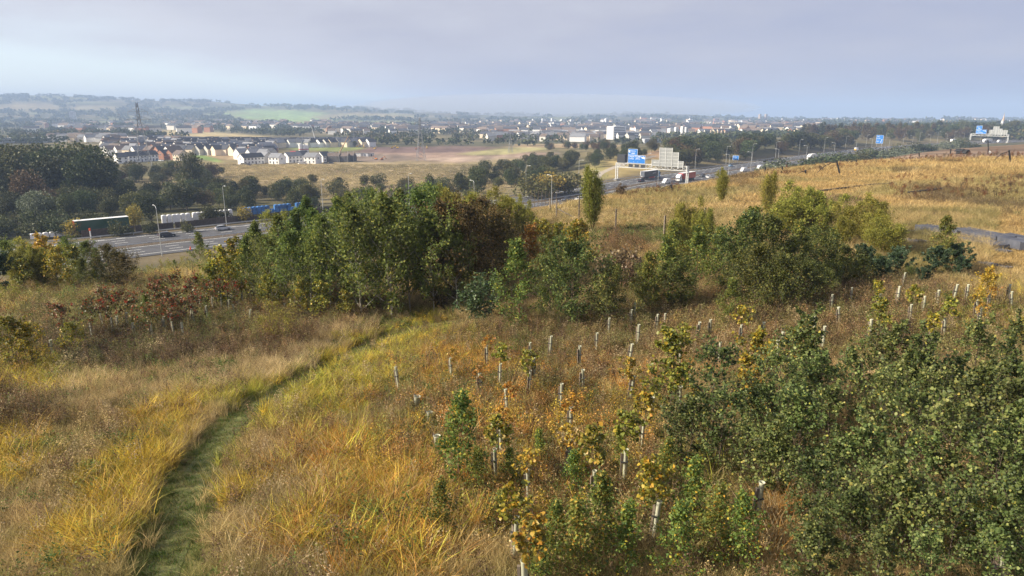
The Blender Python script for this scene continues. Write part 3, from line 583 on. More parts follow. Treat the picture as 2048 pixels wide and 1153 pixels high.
def grow(rg, H, base=.25, spread=.3, nb=22, up=.5, sub=6, twig=.35, droopy=0.0, top=.25, r0=None, wob=.03, stems=1, fan=.15, shape=1.0, per=10, jit=.05, rounded=True):
    """trunk(s), limbs and twigs; returns wood paths and leaf points with twig directions"""
    paths, LP, LD = [], [], []
    r0 = r0 or H*.011
    for s in range(stems):
        az0 = rg.uniform(0, 6.28); ln = fan*rg.uniform(.3, 1.0)*H if stems > 1 else 0.0; Hs = H*(rg.uniform(.5, .98) if s else 1.0)
        t = np.linspace(0, 1, 9); w = np.cumsum(rg.normal(0, wob*H/8, (9, 2)), axis=0)*(t[:, None])
        TP = np.c_[w[:, 0]+math.cos(az0)*ln*np.sin(t*1.9)*.95, w[:, 1]+math.sin(az0)*ln*np.sin(t*1.9)*.95, Hs*t]; rad = r0*(1-.9*t)*(.8 if stems > 1 else 1)
        paths.append((TP, np.maximum(rad, .004)))
        for i in range(nb):
            f = base+(1-base)*((i+rg.uniform(0, 1))/nb)**.9; f = min(f, .985)
            k = f*8; j = int(k); p0 = TP[j]+(TP[j+1]-TP[j])*(k-j); g = (f-base)/(1-base)
            prof = math.sin(math.pi*(.16+.72*g**shape))**.65; prof = prof*(1-g**3)+top*g**3 if rounded else (prof*(1-g)+top*g)
            Lb = H*spread*max(.12, prof)*rg.uniform(.45, 1.35); a = i*2.399+rg.uniform(-.5, .5)+s; e = up+rg.uniform(-.25, .25)+.5*g*up
            d0 = np.array([math.cos(a)*math.cos(e), math.sin(a)*math.cos(e), math.sin(e)]); m = 5; tt = np.linspace(0, 1, m)
            BP = p0+d0*Lb*tt[:, None]; BP[:, 2] += Lb*(.18*(1-droopy)-.45*droopy)*tt**2; BP += np.cumsum(rg.normal(0, Lb*.03, (m, 3)), axis=0)*tt[:, None]
            paths.append((BP, np.maximum(np.linspace(rad[j]*.55, .003, m), .003)))
            for q in range(sub):
                h = rg.uniform(.25, 1.0); kk = h*(m-1); jj = min(int(kk), m-2); b0 = BP[jj]+(BP[jj+1]-BP[jj])*(kk-jj); dd = d0+rg.normal(0, .65, 3); dd[2] += .15-.5*droopy; dd /= np.linalg.norm(dd); Lt = Lb*twig*rg.uniform(.5, 1.2)*(1.1-.5*h)
                b1 = b0+dd*Lt; b1[2] -= droopy*Lt*.4
                paths.append((np.array([b0, (b0+b1)/2+rg.normal(0, Lt*.05, 3), b1]), np.array([.005, .004, .002])))
                u = rg.uniform(.1, 1.05, per)[:, None]; LP.append(b0+(b1-b0)*u+rg.normal(0, jit+Lt*.07, (per, 3))); LD.append(np.tile(dd, (per, 1)))
    return paths, np.vstack(LP), np.vstack(LD)
PROTO = {}
def make_proto(key, name, paths, LV, LF, LR, leaf, bark, H, parts=('trunk', 'crown'), extra=None):
    wv, wf = tube_net([p for p in paths], 5)
    t = np_mesh(parts[0], wv, wf, [bark], smooth=True); c = np_mesh(parts[1], LV, LF, [leaf], attrs={'rnd': LR})
    PROTO.setdefault(key, []).append((name, t, c, H, extra))
def tree(key, x, y, z, h, label, cat, group=None, rz=None, name=None, wide=1.0, tilt=0.0, var=None):
    lst = PROTO[key]; nm, t, c, H, extra = lst[(var if var is not None else random.randrange(len(lst))) % len(lst)]; s = h/H
    o = empty(name or nm, (x, y, z-.04), random.uniform(0, 6.28) if rz is None else rz, label, cat, group); o.scale = (s*wide, s*wide, s)
    o.rotation_euler = (random.uniform(-.05, .05)+tilt, random.uniform(-.05, .05), o.rotation_euler[2])
    obj('trunk', t, o); obj('crown', c, o)
    if extra: tag(obj(extra[0], extra[1], o), kind='stuff')
    return o
# ---- leaf colours
G = lambda *st: list(st)
LM = {
 'alder': leafmat('alder_leaf', G((0,(.045,.065,.020)),(.45,(.10,.125,.034)),(.8,(.16,.18,.05)),(1,(.28,.26,.06))), .3, .6, .18, .03, .25),
 'nearalder': leafmat('near_alder_leaf', G((0,(.055,.080,.022)),(.4,(.098,.130,.037)),(.75,(.152,.182,.054)),(.96,(.24,.25,.08)),(1,(.42,.36,.07))), .30, .5, .26, .018, .28),
 'mid': leafmat('copse_leaf', G((0,(.075,.105,.026)),(.5,(.13,.175,.042)),(.85,(.20,.24,.058)),(1,(.34,.33,.065))), .36, .6, .18, .025, .2),
 'birch': leafmat('birch_leaf', G((0,(.075,.105,.024)),(.55,(.14,.18,.040)),(.88,(.23,.26,.06)),(1,(.44,.34,.06))), .34, .6, .18),
 'birchlet': leafmat('birch_sapling_leaf', G((0,(.08,.125,.03)),(.5,(.15,.20,.045)),(.84,(.24,.27,.06)),(.93,(.46,.36,.05)),(1,(.55,.30,.04))), .36, .55, .22),
 'brown': leafmat('turning_leaf', G((0,(.060,.058,.020)),(.5,(.10,.088,.030)),(.85,(.16,.125,.042)),(1,(.30,.22,.07))), .26, .6, .15, .03, .2),
 'willow': leafmat('willow_leaf', G((0,(.115,.125,.030)),(.5,(.27,.27,.05)),(.9,(.40,.38,.08)),(1,(.50,.42,.10))), .40, .6, .15, .02, .15),
 'pine': leafmat('pine_needle', G((0,(.032,.058,.032)),(.6,(.060,.10,.050)),(1,(.11,.155,.075))), .12, .5, .3, .015, .12),
 'yellow': leafmat('yellowing_leaf', G((0,(.12,.13,.028)),(.4,(.26,.24,.035)),(.8,(.46,.34,.04)),(1,(.50,.26,.035))), .34, .45, .35, .02, .15),
 'orange': leafmat('orange_leaf', G((0,(.22,.17,.035)),(.4,(.44,.29,.045)),(.8,(.55,.30,.04)),(1,(.42,.18,.04))), .34, .45, .35, .02, .15),
 'ygreen': leafmat('yellow_green_leaf', G((0,(.10,.12,.025)),(.5,(.20,.22,.035)),(.85,(.34,.31,.045)),(1,(.48,.32,.04))), .34, .45, .35, .02, .15),
 'rowan': leafmat('rowan_leaf', G((0,(.06,.075,.025)),(.45,(.12,.12,.04)),(.75,(.19,.11,.045)),(1,(.28,.12,.05))), .25, .5, .3, .02, .2),
 'bush': leafmat('shrub_leaf', G((0,(.035,.060,.022)),(.6,(.06,.10,.035)),(1,(.11,.15,.055))), .22, .45, .4),
}
BERRY = mat('red_berries', (.36,.028,.016), .7, spec=.08)
for v in range(4):       # alder: broad, dense, large round leaves (foreground)
    p, P, D = grow(rg, 3.0, .08, .46, 22, .60, 8, .50, 0, .28, .030, .04, 1 if v % 2 else 2, .25, .9, 12, .03, v > 1)
    make_proto('alder', 'alder_tree', p, *leaf_net(rg, P, D, .068, 'oval', .1, .5), LM['nearalder'], BARK, 3.0)
for v in range(3):       # young birch in the foreground: airy, small leaves
    p, P, D = grow(rg, 2.7, .05, .40, 24, .65, 8, .42, .1, .14, .016, .04, 1, .1, .85, 12, .07, False)
    make_proto('birchlet', 'birch_sapling', p, *leaf_net(rg, P, D, .066, 'rhomb', .4, .35), LM['birchlet'], BARK_R, 2.7)
for v in range(4):       # copse trees with a clear lower stem
    p, P, D = grow(rg, 8.0, .15 if v < 2 else .07, .40, 34, .65, 10, .42, .0, .12, .075, .025, 1, .1, .8, 20, .14, v % 2 == 1)
    make_proto('copse', 'copse_tree', p, *leaf_net(rg, P, D, .145, 'rhomb', .15, .4), LM['mid'], BARK_P, 8.0)
for v in range(2):
    p, P, D = grow(rg, 7.5, .05, .44, 32, .5, 10, .42, .05, .2, .08, .03, 1, .1, .8, 25, .16)
    make_proto('turning', 'brown_leaved_tree', p, *leaf_net(rg, P, D, .135, 'rhomb', .2, .4), LM['brown'], BARK, 7.5)
for v in range(3):       # mid distance alder / birch of the young plantation
    p, P, D = grow(rg, 5.0, .06, .50, 30, .5, 10, .42, .0, .2, .045, .03, 1, .15, .85, 24, .12)
    make_proto('young', 'young_alder', p, *leaf_net(rg, P, D, .105, 'rhomb', .15, .45), LM['alder'], BARK, 5.0)
for v in range(2):
    p, P, D = grow(rg, 5.0, .06, .46, 30, .55, 9, .42, .15, .14, .04, .03, 1, .1, .8, 18, .11, False)
    make_proto('birch', 'birch_tree', p, *leaf_net(rg, P, D, .10, 'rhomb', .35, .4), LM['birch'], BARK_R, 5.0)
for v in range(3):       # willow: many upright feathery stems
    p, P, D = grow(rg, 6.0, .14, .24, 14, .9, 7, .65, .0, .10, .026, .035, 13, (.17, .34, .42)[v], .8, 13, .15)
    make_proto('willow', 'willow_tree', p, *leaf_net(rg, P, D, .17, 'narrow', -.4, .15), LM['willow'], BARK_R, 6.0)
for v in range(2):       # pine: needles bunched in thick shoots
    p, P, D = grow(rg, 3.2, .05, .46, 20, .55, 8, .40, -.3, .15, .05, .02, 1, .1, .75, 4, .03)
    P2 = np.repeat(P, 16, axis=0)+rg.normal(0, .055, (len(P)*16, 3)); D2 = np.repeat(D, 16, axis=0)*.9; D2[:, 2] += .5
    make_proto('pine', 'pine_sapling', p, *leaf_net(rg, P2, D2, .16, 'narrow', -.2, .1), LM['pine'], BARK_R, 3.2)
for k, lm in (('maple_y', 'yellow'), ('maple_o', 'orange'), ('maple_g', 'ygreen')):
    for v in range(2):
        p, P, D = grow(rg, 3.0, .10, .38, 20, .55, 7, .42, 0, .25, .03, .03, 1, .1, .9, 13, .06)
        make_proto(k, 'maple_bush', p, *leaf_net(rg, P, D, .09, 'oval', .2, .4), LM[lm], BARK, 3.0)
for v in range(2):       # rounded shrub
    p, P, D = grow(rg, 2.4, .05, .50, 12, .6, 7, .45, 0, .35, .02, .04, 4, .35, .9, 9, .06)
    make_proto('shrub', 'leafy_shrub', p, *leaf_net(rg, P, D, .10, 'rhomb', .1, .4), LM['bush'], BARK, 2.4)
    p, P, D = grow(rg, 1.6, .05, .50, 10, .6, 6, .5, .2, .35, .014, .05, 5, .45, .9, 8, .06)
    make_proto('bramble', 'bramble_bush', p, *leaf_net(rg, P, D, .085, 'rhomb', .2, .3), leafmat('bramble_leaf', G((0,(.085,.06,.035)),(.6,(.16,.11,.06)),(1,(.26,.18,.10))), .2), BARK_R, 1.6)
def ico(c, r): 
    a = [(0,0,1),(1,0,0),(0,1,0),(-1,0,0),(0,-1,0),(0,0,-1)]; return [tuple(c[i]+r*q[i] for i in range(3)) for q in a], [(0,1,2),(0,2,3),(0,3,4),(0,4,1),(5,2,1),(5,3,2),(5,4,3),(5,1,4)]
for v in range(3):       # rowan with berry clusters, its crown above a guard tube
    p, P, D = grow(rg, 2.3, .48, .34, 14, .6, 5, .42, .1, .3, .016, .03, 1, .1, .9, 6, .07)
    m = MB(); ends = [q[0][-1] for q in p[1:] if len(q[0]) == 5]
    for e in ends+ends[::3]:
        e = e+rg.normal(0, .06, 3)
        for _ in range(7):
            vv, ff = ico(e+rg.normal(0, .035, 3), .022); b = len(m.v); m.v += vv; m.f += [tuple(b+i for i in f) for f in ff]
    make_proto('rowan', 'rowan_sapling', p, *leaf_net(rg, P, D, .10, 'rhomb', .2, .4), LM['rowan'], BARK_R, 2.3, extra=('berries', m.mesh('berries', BERRY)))
for v in range(2):       # sallow: open vase of thin stems
    p, P, D = grow(rg, 3.0, .18, .26, 8, .85, 5, .6, .0, .12, .018, .05, 8, .5, .8, 6, .08)
    make_proto('sallow', 'sallow_bush', p, *leaf_net(rg, P, D, .11, 'narrow', -.2, .2), LM['willow'], BARK_R, 3.0)
for k, lm in (('sap_y', 'yellow'), ('sap_o', 'orange'), ('sap_g', 'ygreen')):      # saplings leafing out above their guard tubes
    for v in range(3):
        p, P, D = grow(rg, 1.75, .60, .24, 12, .5, 5, .5, .2, .3, .012, .03, 1, .1, .9, 4 if k == 'sap_o' else 7, .025)
        make_proto(k, 'tubed_sapling', p, *leaf_net(rg, P, D, .068, 'oval', .35, .45), LM[lm], BARK, 1.75, parts=('trunk', 'crown'))
# ---- far broadleaved trees: lobed crowns of leaf sprays
def far_proto(key, name, H, W, base, n, size, leaf, lobes=9, conic=0.0, col=True):
    cs = []
    for i in range(lobes):
        f = rg.uniform(0, 1); a = rg.uniform(0, 6.28); rad = W*.5*(1-conic*f)*math.sqrt(rg.uniform(0, 1))*.62; cs.append((rad*math.cos(a), rad*math.sin(a), H*(base+(1-base)*(.22+.56*f)), W*rg.uniform(.22, .36)*(1-conic*f*.7), H*(1-base)*rg.uniform(.18, .27)))
    cs.append((0, 0, H*(base+(1-base)*.55), W*.36*(1-conic*.4), H*(1-base)*.42))
    P = []
    for i in range(n):
        c = cs[rg.integers(0, len(cs))]; d = rg.normal(0, 1, 3); d /= np.linalg.norm(d); q = rg.uniform(.72, 1.06)**.6; P.append((c[0]+d[0]*c[3]*q, c[1]+d[1]*c[3]*q, c[2]+d[2]*c[4]*q))
    P = np.array(P); P[:, 2] = np.clip(P[:, 2], H*base*.55, None); ctr = np.array([0, 0, H*.55]); D = P-ctr; D /= np.linalg.norm(D, axis=1)[:, None]+1e-9
    limbs = [(np.array([(0,0,-.5),(0,0,H*.25),(W*.03,0,H*.55),(0,W*.02,H*.8)]), np.array([H*.022, H*.018, H*.012, H*.004]))]+[(np.array([(0,0,H*(base*.6+.05)), (c[0]*.5, c[1]*.5, c[2]*.75), c[:3]]), np.array([H*.011, H*.008, H*.003])) for c in cs[:7]]
    LV, LF, LR = leaf_net(rg, P, D*.5, size, 'rhomb', .1, .35, .4)
    make_proto(key, name, limbs, LV, LF, LR, leaf, BARK, H)
FL = {
 'oak': leafmat('far_green_leaf', G((0,(.032,.045,.018)),(.5,(.060,.076,.027)),(.9,(.10,.115,.040)),(1,(.16,.15,.05))), .2, .6, .2, .035, .35),
 'olive': leafmat('far_olive_leaf', G((0,(.055,.062,.022)),(.5,(.095,.10,.034)),(1,(.17,.155,.05))), .2, .6, .2, .03, .3),
 'rust': leafmat('far_rust_leaf', G((0,(.065,.052,.026)),(.5,(.115,.085,.040)),(1,(.18,.125,.055))), .2, .6, .2, .03, .25),
 'gold': leafmat('far_gold_leaf', G((0,(.15,.14,.035)),(.5,(.31,.25,.045)),(1,(.44,.31,.05))), .25, .6, .2, .012, .15),
 'grey': leafmat('far_grey_leaf', G((0,(.085,.105,.065)),(.5,(.15,.175,.11)),(1,(.25,.28,.18))), .2, .6, .2, .02, .15),
}
for k, c in (('oak', 2), ('olive', 2), ('rust', 1), ('gold', 1), ('grey', 1)):
    for v in range(c+1 if k != 'oak' else 4):
        far_proto('far_'+k, 'broadleaf_tree', 15, 12.5+rg.uniform(-2, 2), .12, 3000, .62, FL[k], 11)
for v in range(3): far_proto('poplar_rust', 'poplar_tree', 16, 5.0, .10, 1200, .6, FL['rust'], 7, .25)
for v in range(2): far_proto('poplar_dark', 'poplar_tree', 16, 5.5, .10, 1300, .6, FL['oak'], 7, .35)
for k in ('oak', 'olive', 'gold', 'grey', 'rust'):
    for v in range(2): far_proto('fb_'+k, 'hedgerow_bush', 5, 6.5, .02, 1500, .36, FL[k], 9)

# ================================================================== PLANTING ON THE HILL
def plant(specs, place, group, cat='tree'):
    """specs: (photo column, photo row of the top, forward distance, kind, look); labels count from the left within a place"""
    specs = sorted(specs, key=lambda s: s[0]); byl = {}
    for s in specs: byl.setdefault(s[4], []).append(s)
    for look, ss in byl.items():
        for i, (pxx, top, Yd, key, _) in enumerate(ss):
            x, y, z, h = at(pxx, top, Yd)
            lb = f'{look} {place}' + (f', {ordw(i)} from left' if len(ss) > 1 else '')
            tree(key, x, y, z, max(h, .6), lb, cat, group, wide=1.45 if (key == 'willow' and place.startswith('at the edge') and pxx > 1550) else (.72 if pxx in (1185, 1445, 1535) else 1.0), var=0 if pxx in (1185, 1445, 1535) else None)
M_, B_, W_ = ('copse', 'leafy green tree'), ('turning', 'dull brown-leaved tree'), ('willow', 'feathery yellow-green willow')
plant([(p, t, d, *M_) for p, t, d in ((520,452,52),(562,438,49),(600,424,55),(640,428,47),(680,404,56),(723,418,43),(783,402,42.5),(742,392,58),(800,388,60),(846,392,48),(862,378,62),(620,402,63),(700,394,68),(662,440,44.5),(820,420,45),(915,450,42.5),(868,432,43),(590,470,45),(545,480,46),(500,478,49),(620,480,44),(760,430,47),(700,440,49))]
      + [(p, t, d, *B_) for p, t, d in ((893,414,44),(935,420,46),(985,432,47),(1012,448,49),(960,406,52))]
      + [(p, t, d, *W_) for p, t, d in ((915,382,60),(962,378,64),(1000,384,67),(1030,390,70),(890,372,69),(1045,402,66),(570,425,66),(940,392,56))]
      + [(455,500,47,'maple_y','yellow-leaved maple'),(432,528,46,'maple_g','yellowing green maple'),(478,485,50,'maple_g','yellowing green maple'),(600,560,42,'maple_g','yellowing green maple'),(648,566,41.5,'maple_g','yellowing green maple'),(692,585,41,'maple_g','yellowing green maple'),(540,555,43,'maple_g','yellowing green maple')], 'in the central copse', 'trees of the central copse')
plant([(962,562,38.5,'shrub','round dark green shrub')], 'at the shady foot of the central copse', 'shrubs below the copse', 'shrub')
plant([(1040,488,36,'birch','light green birch with reddish stem'),(1145,498,35,'young','dark green young alder'),(1212,540,34.5,'young','dark green young alder'),(1100,520,38,'young','dark green young alder')], 'beside the end of the path', 'young trees at the end of the path')
A_ = ('young', 'bushy dark green alder')
plant([(p, t, d, *A_) for p, t, d in ((1720,520,38),(1760,510,43),(1820,535,40),(1620,462,44),(1480,510,36),(1660,530,36),(1580,490,37),(1288,535,38),(1478,440,38),(1538,448,36),(1638,478,38),(1688,500,39),(1360,530,36),(1560,520,33),(1510,500,34),(1610,530,34))]
      + [(1462,562,31,'birch','small bright green birch'),(1885,436,42,'birch','tall thin birch with green top'),(1500,425,41,'birch','pale leafy birch'),(1328,482,37,'birch','pale leafy birch'),(1392,462,40,'birch','pale leafy birch'),(1432,458,42,'birch','pale leafy birch'),(1592,448,40,'birch','pale leafy birch'),(1660,462,43,'birch','pale leafy birch'),(1345,450,45,'birch','pale leafy birch'),(1300,510,36,'birch','pale leafy birch')]
      + [(p, t, d, 'pine', 'blue-green young pine') for p, t, d in ((1730,498,40),(1792,500,41),(1682,520,42),(1872,500,40.5),(1905,492,41.5),(1850,540,38),(1765,520,38.5),(1925,520,40))], 'in the plantation on the right', 'trees of the right plantation')
plant([(p, t, d, 'willow', 'feathery yellow-green willow') for p, t, d in ((1185,335,65),(1380,396,55),(1445,338,85),(1535,345,72),(1590,366,58),(1640,390,57),(1722,392,54),(1770,440,48),(1405,420,52),(1360,430,50),(1752,424,50),(1690,432,52),(1565,400,60))], 'at the edge of the rough field', 'willows at the edge of the field')
plant([(1055,455,50,'maple_o','orange maple bush'),(1086,446,51,'maple_y','golden maple bush'),(1112,452,53,'maple_g','yellow-green maple bush'),(1150,446,50,'maple_g','yellow-green maple bush'),(1158,450,49.5,'maple_y','golden maple bush')], 'beside the copse above the birch', 'autumn maples beside the copse', 'shrub')
plant([(1235,505,44,'bramble','reddish brown bramble mound'),(1262,520,43,'bramble','reddish brown bramble mound'),(1240,370,104,'bramble','reddish brown bramble mound')], 'at the field edge', 'brambles at the field edge', 'shrub')
plant([(p, t, d, *M_) for p, t, d in ((20,485,60),(140,480,65),(182,486,60),(200,500,58),(165,520,54.5))]+[(p, t, d, *B_) for p, t, d in ((222,494,57),(252,512,56))]+[(62,480,62,'willow','feathery yellow-green willow'),(100,478,61,'maple_o','tall orange-yellow maple'),(38,500,57,'willow','feathery yellow-green willow'),(122,500,58,'maple_y','golden maple'),(158,496,57,'maple_g','yellow-green maple'),(85,492,58,'willow','feathery yellow-green willow'),(50,520,54,'maple_g','yellow-green maple'),(115,515,55,'maple_y','golden maple'),(240,508,60,'turning','dull brown-leaved tree'),(0,508,54,'pine','dark green pine'),(-20,490,60,'copse','leafy green tree')], 'in the thicket at the left edge', 'trees of the left thicket')
plant([(400,470,78,'birch','thin pale birch'),(440,498,76,'birch','thin pale birch'),(372,512,80,'sallow','small pale willow'),(332,517,78,'sallow','small pale willow'),(415,505,74,'sallow','small pale willow'),(455,512,72,'maple_g','small yellow-green maple'),(300,528,72,'sallow','small pale willow'),(350,520,74,'birch','thin pale birch'),(270,532,70,'sallow','small pale willow')], 'on the lip of the bank above the motorway', 'saplings along the bank')
plant([(25,637,30.5,'maple_g','green maple bush turning yellow'),(62,652,31,'maple_y','yellow-leaved maple bush'),(145,648,33,'maple_g','low green maple bush'),(18,565,46,'sallow','pale grey-green willow bush'),(555,600,35,'sallow','sparse olive willow bush'),(330,575,40,'birch','thin green birch'),(290,590,41,'birch','thin green birch')], 'in the left planting', 'shrubs of the left planting', 'shrub')
plant([(p, t, d, 'alder', 'dark green alder with round leaves') for p, t, d in ((1430,712,17.5),(1375,800,16),(1575,642,20),(1620,715,18),(1700,700,19),(1770,655,19.5),(1855,690,17),(1945,650,19.5),(2015,640,21),(2075,700,17),(1505,770,17),(1482,860,14.8),(1600,800,14.5),(1700,850,12.8),(1800,800,13.5),(1900,820,12.4),(2000,770,13.8),(1690,985,10.8),(1800,915,11),(1640,1040,10),(1760,1060,9.6),(1860,1080,9.4),(1990,1050,9.4),(2060,1080,9.2),(1560,800,15),(1440,800,15.5),(2030,830,12.4),(1660,880,13),(1905,985,10.2),(1985,890,11.4),(1625,925,12),(2070,860,11.5),(1990,700,17),(1900,720,17.5),(2050,760,15),(1810,730,17),(1750,760,15.5),(1660,780,16),(1560,720,17.5),(1850,760,15.2),(1950,740,15.6),(1540,850,13.6),(1740,940,11.8),(1845,880,12.2),(2050,960,10.2))], 'in the near thicket', 'alders of the near thicket')
plant([(p, t, d, 'birchlet', 'slender green birch sapling with some yellow leaves') for p, t, d in ((1000,985,13.2),(1300,930,13),(1150,905,14.5),(1240,868,16),(1085,862,17),(1335,880,15),(1020,900,15.5),(915,788,15.5),(880,962,13),(950,900,15),(1112,1005,11.6),(1205,955,11.8),(1165,1010,11),(1395,925,12.2),(1432,978,11.4),(1352,1015,10.8),(1075,1050,11),(1255,1010,11.2),(1930,1005,10.4),(2000,985,10.6),(1480,985,11))], 'in the near grass', 'birch saplings in the near grass')
plant([(1345,672,21,'maple_g','yellow-green sapling without a tube'),(1502,668,21.5,'maple_y','golden sapling'),(1500,740,19,'maple_y','golden sapling'),(1975,540,33,'maple_o','flat-topped golden maple'),(1757,600,27,'maple_g','yellow-leaved sapling'),(1590,655,24,'maple_g','yellow-leaved sapling'),(2040,640,25,'maple_y','golden sapling')], 'among the guard tubes', 'autumn saplings among the tubes')

# ================================================================== TREE GUARD TUBES
def tube_material():
    m = mat('tube_plastic', (.53,.53,.40), .55, noise=(4.0, .16), spec=.35, var=.14); t = m.node_tree; b = t.nodes['Principled BSDF']; out = t.nodes['Material Output']
    tr = t.nodes.new('ShaderNodeBsdfTranslucent'); tr.inputs['Color'].default_value = (.62,.62,.45, 1); mx = t.nodes.new('ShaderNodeMixShader'); mx.inputs[0].default_value = .25
    t.links.new(b.outputs[0], mx.inputs[1]); t.links.new(tr.outputs[0], mx.inputs[2]); t.links.new(mx.outputs[0], out.inputs['Surface']); return m
TUBEM = tube_material(); STAKEM = mat('weathered_stake', (.17,.135,.10), .9, noise=(6, .3), var=.2)
TIEM = mat('cable_tie', (.05,.05,.05), .6)
def tube_mesh(H, r):
    n = 12; V, F = [], []
    for (z, q) in ((0, r), (H-.03, r), (H, r*1.22), (H, r*1.10), (H-.04, r*.90), (H*.4, r*.90)):
        for i in range(n): a = 2*math.pi*i/n; V.append((q*math.cos(a), q*math.sin(a), z))
    for k in range(5):
        for i in range(n): F.append((k*n+i, k*n+(i+1) % n, (k+1)*n+(i+1) % n, (k+1)*n+i))
    me = np_mesh('tube', V, F, [TUBEM], smooth=True); return me
TUBES = {'tall': (tube_mesh(1.2, .050), 1.2), 'short': (tube_mesh(.62, .095), .62)}
STAKE = MB().box((0, -.082, .54), (.05, .05, 1.08)).mesh('stake', STAKEM); STAKE_S = MB().box((0, -.125, .34), (.035, .035, .68)).mesh('stake', STAKEM)
TIE = MB().box((0, -.03, .85), (.135, .165, .02)).mesh('tie', TIEM); TIE2 = MB().box((0, -.03, .35), (.135, .165, .02)).mesh('tie', TIEM)
TU = {  # photo column and row of each tube's mouth; what grows from it
 'centre': [(903,711,'sap_o'),(974,690,'sap_o'),(999,722,'sap_g'),(962,746,'sap_o'),(798,737,'twig'),(1017,780,'sap_o'),(1064,685,0),(1071,714,0),(1058,739,'sap_g'),(1100,670,0),(1162,692,0),(1195,662,0),(1167,734,0),(1123,767,0),(1142,811,'sap_o'),(1259,685,0),(1278,650,0),(1219,633,0),(1262,748,'sap_y'),(1305,790,0),(1286,840,'sap_y'),(1251,893,'sap_g'),(1138,881,'sap_o'),(991,890,'sap_g'),(1003,847,'sap_o'),(1058,936,'sap_o'),(1191,938,'sap_g'),(1027,1034,'sap_y'),(1053,1116,'sap_y'),(1310,998,'sap_y'),(832,789,'short'),(859,823,'short'),(875,869,'short')],
 'right': [(1271,604,0),(1263,617,0),(1331,624,0),(1314,629,0),(1351,658,0),(1364,686,'sap_g'),(1397,640,0),(1440,688,0),(1424,636,0),(1485,649,'sap_y'),(1527,645,0),(1633,627,0),(1651,653,0),(1568,659,0),(1684,612,0),(1666,589,0),(1706,573,0),(1760,585,'sap_y'),(1746,640,0),(1799,574,0),(1826,605,'sap_g'),(1852,590,0),(1881,577,0),(1895,636,'sap_g'),(1959,599,'sap_o'),(1964,617,'sap_o'),(1984,584,'sap_o'),(2022,567,0),(2031,582,0),(1939,569,0),(1912,566,0),(1808,545,0),(1560,682,0),(1519,965,0),(2027,1085,0),(1362,770,'sap_g'),(1868,655,'sap_y')],
 'left': [(100,678,0),(130,655,'rowan'),(180,643,'rowan'),(221,636,'rowan'),(231,633,0),(265,643,'rowan'),(300,650,'rowan'),(323,631,'rowan'),(338,622,'rowan'),(364,643,'rowan'),(378,606,'rowan'),(413,610,'rowan'),(455,600,0),(493,620,0),(530,603,0),(568,605,0),(626,598,0),(638,645,'short'),(460,580,'sap_y'),(484,584,'sap_y'),(503,573,'sap_g'),(426,596,'rowan'),(324,598,'rowan'),(350,590,'rowan'),(396,588,'rowan'),(440,588,'rowan'),(385,622,'rowan'),(312,612,'rowan'),(250,622,'rowan'),(205,625,'rowan'),(345,640,'rowan'),(470,606,'rowan')],
}
SAPL = {'sap_o': ('orange-leaved sapling', 'saplings in tubes'), 'sap_y': ('golden-leaved sapling', 'saplings in tubes'), 'sap_g': ('yellow-green sapling', 'saplings in tubes'), 'rowan': ('red-berried rowan', 'rowans in tubes'), 'twig': ('bare twiggy larch', 'saplings in tubes')}
p, P, D = grow(rg, 1.7, .70, .40, 12, .35, 6, .5, .2, .4, .012, .03, 1, .1, .9, 2, .03)
make_proto('twig', 'larch_sapling', p, *leaf_net(rg, P, D, .05, 'narrow', .2, .3), LM['willow'], BARK_R, 1.7)
PLACE = {'centre': 'right of the path', 'right': 'in the right planting', 'left': 'left of the path'}
for zn, lst in TU.items():
    lst = sorted(lst, key=lambda t: t[0])
    cnt = {}
    for i, (tx, ty, what) in enumerate(lst):
        short = what == 'short'; me, H = TUBES['short' if short else 'tall']
        x, y, z = gp(tx, ty, H); sap = what in SAPL
        kind = 'short wide tree guard tube' if short else (f'tall tree guard tube with {SAPL[what][0]}' if sap else 'tall bare tree guard tube')
        k = cnt[kind] = cnt.get(kind, -1)+1; tot = sum(1 for t in lst if (t[2] == what if (sap or short) else t[2] not in SAPL and t[2] != 'short'))
        o = empty('tree_guard', (x, y, z-.03), random.uniform(-2.3, -1.2), f'{kind} {PLACE[zn]}'+(f', {ordw(k)} from left' if tot > 1 else ''), 'tree guard', 'tree guard tubes')
        tl = random.gauss(0, .06), random.gauss(0, .06); o.rotation_euler = (tl[0], tl[1], o.rotation_euler[2]); hs = random.uniform(.95, 1.06); o.scale = (random.uniform(.9, 1.2),)*2+(hs,)
        obj('tube', me, o); obj('stake', STAKE_S if short else STAKE, o)
        if not short: obj('tie', TIE, o); obj('tie', TIE2, o)
        if sap:
            Hh = {'rowan': random.uniform(2.1, 2.6), 'twig': 1.75}.get(what, (random.uniform(1.4, 1.65) if what == 'sap_o' else random.uniform(1.55, 2.0))*(1.1 if ty > 830 else 1.0))
            tree(what, x, y, z, Hh, f'{SAPL[what][0]} in a guard tube {PLACE[zn]}'+(f', {ordw(k)} from left' if tot > 1 else ''), 'sapling', SAPL[what][1], tilt=0)
